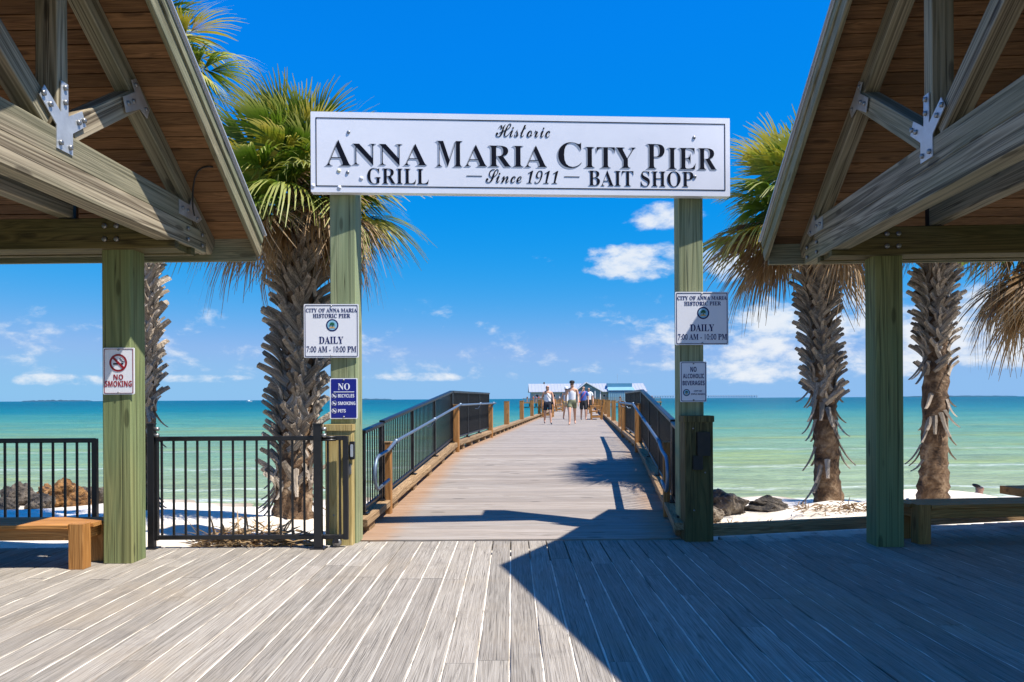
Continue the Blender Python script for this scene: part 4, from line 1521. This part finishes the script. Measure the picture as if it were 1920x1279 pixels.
M['skin'] = plain('skin', S(196, 148, 120), .5, 0, .06, 12)
M['hair'] = plain('hair', S(58, 40, 28), .6, 0, .2, 30)
M['white'] = cloth('white_cotton', S(226, 226, 230)); M['navy'] = cloth('navy_cotton', S(30, 34, 48)); M['bluecloth'] = cloth('blue_cotton', S(66, 92, 170))
M['khaki'] = cloth('khaki_cotton', S(120, 122, 92)); M['darkcloth'] = cloth('dark_cotton', S(24, 24, 28)); M['redcloth'] = cloth('red_cloth', S(200, 70, 48)); M['tan'] = cloth('tan_straw', S(190, 160, 110))


def skin_mesh(name, joints, edges, rad, root_i, mat, parent, mtx, sub=2):
    me = bpy.data.meshes.new(name)
    me.from_pydata(joints, edges, [])
    ob = bpy.data.objects.new(name, me)
    COL.objects.link(ob)
    md = ob.modifiers.new('s', 'SKIN'); md.use_smooth_shade = True
    sv = me.skin_vertices[0].data
    for i, rr in enumerate(rad):
        sv[i].radius = rr if hasattr(rr, '__len__') else (rr, rr)
        sv[i].use_root = i == root_i
    ms = ob.modifiers.new('u', 'SUBSURF'); ms.levels = sub; ms.render_levels = sub
    dg = bpy.context.evaluated_depsgraph_get()
    me2 = bpy.data.meshes.new_from_object(ob.evaluated_get(dg))
    bpy.data.objects.remove(ob)
    for p in me2.polygons: p.use_smooth = True
    me2.materials.clear()
    return link_mesh(name, me2, mat, parent, mtx)


def person(label, pos, yaw, h, pose, wear, group=None):
    """+Y local is the way the person walks (yaw 0 walks towards the viewer: we rotate by pi)"""
    k = h / 1.72
    root = thing('person', label, 'person', pos, group)
    m = Matrix.Translation(Vector(pos)) @ Matrix.Rotation(yaw, 4, 'Z') @ Matrix.Diagonal((k, k, k, 1))
    fs, bs_, armL, armR = pose['fs'], pose['bs'], pose.get('armL', 0), pose.get('armR', 0)
    J, E, Rr = [], [], []

    def j(p, r, par=None):
        J.append(p); Rr.append(r)
        if par is not None: E.append((par, len(J) - 1))
        return len(J) - 1
    pel = j((0, 0, .93), (.155, .115))
    wa = j((0, 0, 1.08), (.135, .10), pel)
    ch = j((0, .0, 1.30), (.165, .115), wa)
    sh = j((0, .0, 1.42), (.12, .085), ch)
    nk = j((0, .01, 1.50), (.055, .055), sh)
    hd0 = j((0, .03, 1.575), (.072, .085), nk)
    hd1 = j((0, .03, 1.65), (.078, .095), hd0)
    hd2 = j((0, .02, 1.705), (.055, .065), hd1)
    nose = j((0, .125, 1.60), (.014, .018), hd0)
    legs = {}
    for s_, st in ((-1, fs), (1, bs_)):
        hp = j((s_ * .095, 0, .86), (.095, .095), pel)
        kn = j((s_ * .10, st * .5 + .05, .49), (.06, .06), hp)
        an = j((s_ * .10, st + (-.04 if st < 0 else 0), .09 + (.07 if st < -.2 else 0)), (.038, .038), kn)
        toe = j((s_ * .115, st + .14, .035 + (.02 if st < -.2 else 0)), (.04, .028), an)
        legs[s_] = (hp, kn, an)
    arms = {}
    for s_, am in ((-1, armL), (1, armR)):
        s0 = j((s_ * .19, 0, 1.40), (.055, .055), sh)
        if am == 'up':
            eb = j((s_ * .30, .10, 1.20), (.042, .042), s0)
            wr_ = j((s_ * .12, .22, 1.42), (.03, .03), eb)
            ha = j((s_ * .07, .20, 1.52), (.032, .022), wr_)
            fg = [((s_ * (.05 - .012 * q), .19, 1.60 - .006 * q), .009) for q in range(4)]
        else:
            eb = j((s_ * .25, -.02 + am * .35, 1.12), (.042, .042), s0)
            wr_ = j((s_ * .25, .06 + am, .90), (.03, .03), eb)
            ha = j((s_ * .25, .08 + am, .82), (.02, .035), wr_)
            fg = [((s_ * .245, .06 + am + .02 * q, .73 + .004 * abs(q - 1.5)), .009) for q in range(4)]
        for p_, r_ in fg: j(p_, (r_, r_), ha)
        arms[s_] = (s0, eb, wr_)
        th_ = J[ha]
        j((th_[0] - s_ * .015, th_[1] + .05, th_[2] - .01), (.01, .01), ha)
    skin_mesh('body', J, E, Rr, pel, 'skin', root, m)
    # clothing follows the same joints, a little fuller
    sj = [(0, 0, .90), J[wa], J[ch], (0, 0, 1.44)]
    se = [(0, 1), (1, 2), (2, 3)]
    srr = [(.168, .128), (.152, .118), (.182, .132), (.13, .1)]
    if wear.get('sleeve', True):
        for s_ in (-1, 1):
            s0, eb, _ = arms[s_]
            k0 = len(sj)
            a_, b_ = Vector(J[s0]), Vector(J[eb])
            sj += [tuple(a_), tuple(a_ + (b_ - a_) * .62)]
            se += [(3, k0), (k0, k0 + 1)]
            srr += [(.072, .072), (.068, .068)]
    skin_mesh('shirt', sj, se, srr, 0, wear['shirt'], root, m)
    sj, se, srr = [(0, 0, 1.06), (0, 0, .92)], [(0, 1)], [(.160, .120), (.172, .13)]
    for s_ in (-1, 1):
        hp, kn, an = legs[s_]
        a_, b_ = Vector(J[hp]), Vector(J[kn])
        k0 = len(sj)
        sj += [tuple(a_), tuple(a_ + (b_ - a_) * wear.get('short', .75))]
        se += [(1, k0), (k0, k0 + 1)]
        srr += [(.112, .112), (.100, .100)]
    skin_mesh('shorts', sj, se, srr, 0, wear['shorts'], root, m)
    skin_mesh('hair', [(0, -.02, 1.70), (0, -.055, 1.62), (0, -.05, 1.54 - .10 * wear.get('long', 0))], [(0, 1), (1, 2)], [(.085, .085), (.088, .07), (.05, .03)], 0, wear.get('hair', 'hair'), root, m)
    if wear.get('hat'):
        V, Fc = tube_data([(0, .02, 1.685), (0, .02, 1.73), (0, .02, 1.77), (0, .02, 1.785)], [.105, .103, .08, .02], 16)
        hat = mesh_obj('hat', V, Fc, wear['hat'], root, m, True)
        V = [(.10 * math.cos(a), .02 + .10 * math.sin(a), 1.69) for a in [math.pi * i / 10 for i in range(11)]] + [(.085 * math.cos(a), .04 + .19 * math.sin(a), 1.675) for a in [math.pi * i / 10 for i in range(11)]]
        n_ = len(V)
        V += [(x, y, z - .008) for x, y, z in V]
        Fc = []
        for i in range(10):
            Fc += [(i, i + 1, 12 + i, 11 + i), (n_ + i, n_ + 11 + i, n_ + 12 + i, n_ + i + 1), (11 + i, 12 + i, n_ + 12 + i, n_ + 11 + i)]
        mesh_obj('brim', V, Fc, wear['hat'], hat, m, True)
    V, Fc = [], []
    for s_ in (-1, 1):
        tv, tf = tube_data([(s_ * .033, .118, 1.628), (s_ * .033, .128, 1.628)], [.022, .018], 10)
        Fc += [tuple(i + len(V) for i in f) for f in tf]; V += tv
    mesh_obj('sunglasses', V, Fc, 'blackbox', root, m)
    if wear.get('bag'):
        side, bc = wear['bag']
        skin_mesh('bag', [(side * .22, .08, 1.02), (side * .23, .10, .88)], [(0, 1)], [(.07, .10), (.08, .12)], 0, bc, root, m, 1)
        tube('strap', [m @ Vector(p_) for p_ in ((-side * .10, .08, 1.46), (-side * .02, .14, 1.30), (side * .10, .15, 1.15), (side * .20, .10, 1.04))], .012 * k, bc, root, 6)
    return root


def stand(px, py):
    """a spot on the level pier"""
    return on(px, py, pz(20))


PI = math.pi
person('walker in white top and dark shorts carrying a dark shoulder bag', stand(1027, 796), PI + .1, 1.62, dict(fs=.26, bs=-.24, armL=.18, armR=-.15), dict(shirt='white', shorts='navy', bag=(-1, 'navy'), long=.6, sleeve=False, short=.7))
person('walker in black cap, white vest and patterned khaki shorts mid stride', stand(1073, 797), PI - .1, 1.74, dict(fs=-.34, bs=.30, armL=.15, armR=-.15), dict(shirt='white', shorts='khaki', hat='darkcloth', sleeve=False, short=.55))
person('walker in blue shirt and black shorts raising a hand, orange bag at hip', stand(1094, 788), PI + .05, 1.66, dict(fs=.12, bs=-.10, armL=.0, armR='up'), dict(shirt='bluecloth', shorts='darkcloth', bag=(1, 'redcloth'), short=.95))
person('walker in loose white shirt following the one in blue', stand(1104, 781), PI, 1.70, dict(fs=.2, bs=-.2, armL=.1, armR=-.1), dict(shirt='white', shorts='darkcloth', short=1.0))
person('walker in white hat half hidden behind the capped walker', stand(1062, 787), PI + .2, 1.62, dict(fs=.18, bs=-.2, armL=.05, armR=-.1), dict(shirt='white', shorts='tan', hat='white', sleeve=False, short=.5))
# sunbather on the sand behind the shaded bench
sb = on(1835, 934, -.30)
sbz = sand_h(sb.x, sb.y)
rb = thing('person', 'sunbather lying back on a white towel behind the shaded bench', 'person', (sb.x, sb.y, sbz))
mm = Matrix.Translation((sb.x, sb.y, sbz - .03)) @ Matrix.Rotation(.9, 4, 'Z') @ Matrix.Diagonal((.9, .9, .72, 1))
skin_mesh('body', [(.75, .3, .02), (.45, .2, .06), (.15, .05, .25), (.06, .0, .36), (0, -.02, .45), (0, -.02, .55), (1.1, .45, .2), (1.5, .55, -.02), (.3, -.2, .12), (.45, -.25, -.06), (.48, -.27, -.08), (1.55, .55, .05), (.52, -.22, -.08), (.53, -.26, -.08), (.53, -.30, -.08), (.52, -.33, -.08)],
          [(0, 1), (1, 2), (2, 3), (3, 4), (4, 5), (0, 6), (6, 7), (2, 8), (8, 9), (9, 10), (7, 11), (10, 12), (10, 13), (10, 14), (10, 15)],
          [(.14, .12), (.13, .1), (.15, .11), (.055, .055), (.09, .105), (.085, .095), (.07, .07), (.04, .04), (.045, .045), (.03, .03), (.03, .02), (.035, .03), (.009, .009), (.009, .009), (.009, .009), (.009, .009)], 0, 'skin', rb, mm)
skin_mesh('hair', [(0, .02, .60), (-.02, .06, .50)], [(0, 1)], [(.105, .105), (.095, .09)], 0, 'hair', rb, mm)
skin_mesh('swimsuit', [(.78, .32, .02), (.45, .2, .06), (.22, .09, .2)], [(0, 1), (1, 2)], [(.15, .13), (.14, .11), (.155, .12)], 0, 'darkcloth', rb, mm)
# towel
V, Fc = [], []
for i in range(13):
    for k in range(7):
        x, y = -.3 + 2.0 * i / 12, -.3 + .8 * k / 6
        wx, wy = sb.x + x, sb.y + y * .9 + .2 * x
        V.append((wx, wy, sand_h(wx, wy) + .02 + .015 * math.sin(i * 1.7 + k)))
for i in range(12):
    for k in range(6):
        a = i * 7 + k
        Fc.append((a, a + 7, a + 8, a + 1))
tw = mesh_obj('towel', V, Fc, 'white', None, None, True)
sm = tw.modifiers.new('thick', 'SOLIDIFY'); sm.thickness = .012
tag(tw, 'white towel spread on the sand under the sunbather', 'towel')


# ------------------------------------------------------------------ pier-end building
BD = 218.0
M['teal'] = plain('pale_teal_siding', S(134, 168, 172), .7, 0, .06, .4)
M['tealdark'] = plain('dark_teal_siding', S(108, 140, 146), .7, 0, .06, .4)
M['blueawn'] = plain('blue_canvas', S(84, 140, 168), .7, 0, .08, .5)
M['bluewall'] = plain('blue_screen', S(116, 160, 180), .6, 0, .06, .5)
M['trimwhite'] = plain('white_trim', S(222, 226, 228), .6, 0, .04, 2)
M['glassdark'] = plain('window_glass', S(40, 56, 66), .12, 0, .1, 2)


def BX(px): return at(px, CY, BD).x


def BZ(py, px=1100): return at(px, py, BD).z


bz0 = .75
broot = thing('pier_house', 'long pale teal building with metal roof at the pier end', 'building', (BX(1103), BD, bz0))


def slab(name, x0, x1, y0, y1, z0, z1, mat, parent=broot):
    V = [(x, y, z) for z in (z0, z1) for y in (y0, y1) for x in (x0, x1)]
    Fc = [(0, 2, 3, 1), (4, 5, 7, 6), (0, 1, 5, 4), (2, 6, 7, 3), (0, 4, 6, 2), (1, 3, 7, 5)]
    return mesh_obj(name, V, Fc, mat, parent)


ze = BZ(734); zr_ = BZ(718.5)
slab('wall', BX(996), BX(1210), BD, BD + 12, bz0, ze, 'teal')


def roof(x0, x1, y0, y1, z0, z1, mat, nm='roof'):
    ym = (y0 + y1) / 2
    t = .15
    V = [(x0, y0, z0), (x1, y0, z0), (x1, ym, z1), (x0, ym, z1), (x1, y1, z0), (x0, y1, z0)]
    V += [(x, y, z - t) for x, y, z in V]
    Fc = [(0, 1, 2, 3), (3, 2, 4, 5), (6, 9, 8, 7), (9, 11, 10, 8), (0, 6, 7, 1), (5, 4, 10, 11), (1, 7, 8, 2), (2, 8, 10, 4), (0, 3, 9, 6), (3, 5, 11, 9)]
    r_ = mesh_obj(nm, V, Fc, mat, broot)
    n = int((x1 - x0) / .9)
    for i in range(n + 1):
        x = x0 + (x1 - x0) * i / n
        timber('roof_seam', (x, y0, z0 + .03), (x, ym, z1 + .03), .06, .07, mat, r_)
    return r_


roof(BX(992), BX(1213), BD - .9, BD + 13, ze - .05, zr_, 'metalroof')
# gable porch
gx0, gx1, gxm = BX(1081), BX(1128), BX(1097.5)
zg0, zg1 = BZ(733), BZ(716.5)
V = [(BX(1080), BD - 2.4, bz0), (BX(1124), BD - 2.4, bz0), (BX(1124), BD - 2.4, zg0), (gxm, BD - 2.4, zg1 - .25), (BX(1080), BD - 2.4, zg0)]
V += [(x, BD + 6, z) for x, y, z in V]
mesh_obj('porch_wall', V, [(0, 1, 2, 3, 4), (9, 8, 7, 6, 5), (0, 5, 6, 1), (1, 6, 7, 2), (0, 4, 9, 5)], 'tealdark', broot)
for xe in (BX(1076), BX(1128.5)):
    V = [(xe, BD - 3, zg0 - .1), (gxm, BD - 3, zg1), (gxm, BD + 6, zg1), (xe, BD + 6, zg0 - .1)]
    V += [(x, y, z - .22) for x, y, z in V]
    mesh_obj('porch_roof', V, [(0, 1, 2, 3), (7, 6, 5, 4), (0, 4, 5, 1), (2, 6, 7, 3), (0, 3, 7, 4), (1, 5, 6, 2)], 'metalroof', broot)
    timber('barge_board', (xe, BD - 3.05, zg0 - .2), (gxm, BD - 3.05, zg1 - .1), .08, .3, 'trimwhite', broot)
slab('gable_sign', BX(1089), BX(1109), BD - 2.5, BD - 2.42, BZ(729), BZ(725), 'teal')
slab('porch_opening', BX(1088), BX(1108), BD - 2.47, BD - 2.41, bz0, BZ(737), 'glassdark')
for x in (1113, 1123):
    slab('porch_column', BX(x), BX(x + 1.6), BD - 2.9, BD - 2.65, bz0, zg0, 'trimwhite')
slab('screen_wall', BX(1140), BX(1188), BD - 1.2, BD - 1.05, bz0, BZ(734.5), 'bluewall')
for k in range(13):
    x = BX(1140) + (BX(1188) - BX(1140)) * k / 12
    slab('screen_batten', x - .04, x + .04, BD - 1.26, BD - 1.19, bz0, BZ(734.5), 'blueawn')
slab('roof_parapet', BX(1140), BX(1186), BD + .6, BD + .75, BZ(727), BZ(719), 'blueawn')
slab('roof_parapet', BX(1140), BX(1140.8), BD + .75, BD + 4, BZ(727), BZ(719), 'blueawn')
slab('roof_parapet', BX(1185.2), BX(1186), BD + .75, BD + 4, BZ(727), BZ(719), 'blueawn')
V = [(BX(1139), BD - 1.4, BZ(732)), (BX(1189), BD - 1.4, BZ(732)), (BX(1187), BD + .6, BZ(726)), (BX(1140), BD + .6, BZ(726))]
V += [(x, y, z - .12) for x, y, z in V]
mesh_obj('awning', V, [(0, 1, 2, 3), (7, 6, 5, 4), (0, 4, 5, 1), (1, 5, 6, 2), (3, 2, 6, 7), (0, 3, 7, 4)], 'bluewall', broot)
for (x0, x1, y0, y1) in ((1003, 1011, 739, 745), (1018, 1026, 739, 745), (1034, 1042, 739, 745), (1066, 1074, 739, 745), (1192, 1198, 739, 745), (1201, 1207, 739, 745), (1130, 1136, 739, 745)):
    w_ = slab('window', BX(x0), BX(x1), BD - .06, BD - .002, BZ(y1), BZ(y0), 'trimwhite')
    slab('pane', BX(x0 + .8), BX(x1 - .8), BD - .09, BD - .061, BZ(y1 - .7), BZ(y0 + .7), 'glassdark', w_)
slab('door', BX(1051), BX(1059), BD - .08, BD - .002, bz0, BZ(738), 'blueawn')
timber('antenna', (BX(1163), BD + 6, zr_), (BX(1163), BD + 6, zr_ + 2.8), .07, .07, 'galv', broot, up=Vector((0, 1, 0)))
timber('chimney_vent', (BX(1022), BD + 6, zr_ - .1), (BX(1022), BD + 6, zr_ + .45), .4, .4, 'darkrock', broot, up=Vector((0, 1, 0)))
# the platform it stands on
proot = thing('pier_platform', 'timber platform on piles carrying the teal building', 'platform', (BX(1100), BD, 0))
slab('deck_slab', BX(978), BX(1232), BD - 7, BD + 15, .35, bz0 - .02, 'kerb', proot)
for k in range(22):
    x = BX(980) + (BX(1230) - BX(980)) * k / 21
    mesh_obj('pile', *tube_data([(x, BD - 6.6, .36), (x, BD - 6.6, -4)], .2, 8), 'kerb', proot)
    slab('rail_post', x - .07, x + .07, BD - 6.9, BD - 6.76, bz0, bz0 + 1.0, 'kerb', proot)
for (xa, xb) in ((980, 1086), (1110, 1230)):
    slab('rail', BX(xa), BX(xb), BD - 6.92, BD - 6.74, bz0 + .92, bz0 + 1.02, 'kerb', proot)
    slab('rail', BX(xa), BX(xb), BD - 6.87, BD - 6.79, bz0 + .45, bz0 + .52, 'kerb', proot)
FAR = [(988, 'navy'), (999, 'redcloth'), (1004, 'bluecloth'), (1009, 'redcloth'), (1013, 'white'), (1047, 'white'), (1158, 'navy'), (1216, 'darkcloth'), (1210, 'white')]
for i, (px, c_) in enumerate(FAR):
    q = Vector((BX(px), BD - 5.2, bz0 - .02))
    rf = thing('person', 'tiny figure in ' + {'navy': 'a navy', 'redcloth': 'a red', 'bluecloth': 'a blue', 'white': 'a white', 'darkcloth': 'a black'}[c_] + ' top on the platform by the teal building', 'person', q, 'figures at the pier end')
    m_ = Matrix.Translation(q)
    skin_mesh('body', [(0, 0, .95), (0, 0, 1.35), (0, 0, 1.5), (0, 0, 1.66), (-.1, 0, .5), (-.1, 0, .03), (.1, .05, .5), (.1, .05, .03), (-.26, 0, 1.1), (-.25, .1, .85), (.26, 0, 1.1), (.25, .1, .85)],
              [(0, 1), (1, 2), (2, 3), (0, 4), (4, 5), (0, 6), (6, 7), (1, 8), (8, 9), (1, 10), (10, 11)], [(.17, .12), (.18, .12), (.06, .06), (.09, .1), .075, .05, .075, .05, .05, .035, .05, .035], 0, 'skin', rf, m_, 1)
    skin_mesh('shirt', [(0, 0, .9), (0, 0, 1.2), (0, 0, 1.42)], [(0, 1), (1, 2)], [(.2, .15), (.2, .15), (.2, .14)], 0, c_, rf, m_, 1)

# ------------------------------------------------------------------ far horizon: bridge, low land, a boat
FD = 9000.0
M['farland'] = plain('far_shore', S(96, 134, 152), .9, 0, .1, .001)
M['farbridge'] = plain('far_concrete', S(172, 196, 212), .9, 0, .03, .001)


def far_land(label, xa, xb, hpx, seed):
    r = random.Random(seed)
    n = 40
    V, Fc = [], []
    for i in range(n + 1):
        q = i / n
        p_ = at(xa + (xb - xa) * q, CY, FD)
        hh = hpx / F * FD * math.sin(math.pi * q) ** .4 * r.uniform(.55, 1.0) + 1
        V += [(p_.x, FD, SEA - 1), (p_.x, FD, hh), (p_.x, FD + 300, hh * .8), (p_.x, FD + 500, SEA - 1)]
        if i:
            a = 4 * (i - 1)
            for e in range(3): Fc.append((a + e, a + e + 4, a + e + 5, a + e + 1))
    tag(mesh_obj('far_shore', V, Fc, 'farland', None), label, None, None, 'structure')


far_land('low hazy strip of land on the horizon', 40, 175, 3.2, 1)
far_land('low hazy strip of land on the horizon', 655, 735, 2.4, 2)
far_land('low hazy strip of land on the horizon', 1680, 1910, 2.2, 4)
brt = thing('far_bridge', 'low pale bridge on piers along the horizon past the pier building', 'bridge', (at(1260, CY, 5200).x, 5200, SEA))
x0, x1 = at(1205, CY, 5200).x, at(1420, CY, 5200).x
zb0 = 14.0
slab('bridge_deck', x0, x1, 5200, 5214, zb0, zb0 + 5, 'farbridge', brt)
for k in range(46):
    x = x0 + (x1 - x0) * k / 45
    slab('bridge_pier', x - 2.2, x + 2.2, 5202, 5212, SEA - 2, zb0, 'farbridge', brt)
bt = at(467, 757, 1150)
boat = thing('motor_boat', 'small white motor boat far out near the horizon', 'boat', (bt.x, 1150, SEA))
V = [(-4.2, -1.2, -.2), (2.4, -1.2, -.2), (4.6, 0, .5), (2.4, 1.2, -.2), (-4.2, 1.2, -.2), (-4.2, -1.5, 1.1), (2.6, -1.5, 1.3), (5.2, 0, 1.7), (2.6, 1.5, 1.3), (-4.2, 1.5, 1.1)]
mesh_obj('hull', V, [(0, 1, 6, 5), (1, 2, 7, 6), (2, 3, 8, 7), (3, 4, 9, 8), (4, 0, 5, 9), (5, 6, 7, 8, 9)], 'trimwhite', boat, Matrix.Translation((bt.x, 1150, SEA)))
mesh_obj('cabin', [(-1.5, -1, 1.2), (1.4, -1, 1.2), (1.4, 1, 1.2), (-1.5, 1, 1.2), (-1.2, -.8, 2.8), (.7, -.8, 2.8), (.7, .8, 2.8), (-1.2, .8, 2.8)], [(0, 1, 5, 4), (1, 2, 6, 5), (2, 3, 7, 6), (3, 0, 4, 7), (4, 5, 6, 7)], 'trimwhite', boat, Matrix.Translation((bt.x, 1150, SEA)))
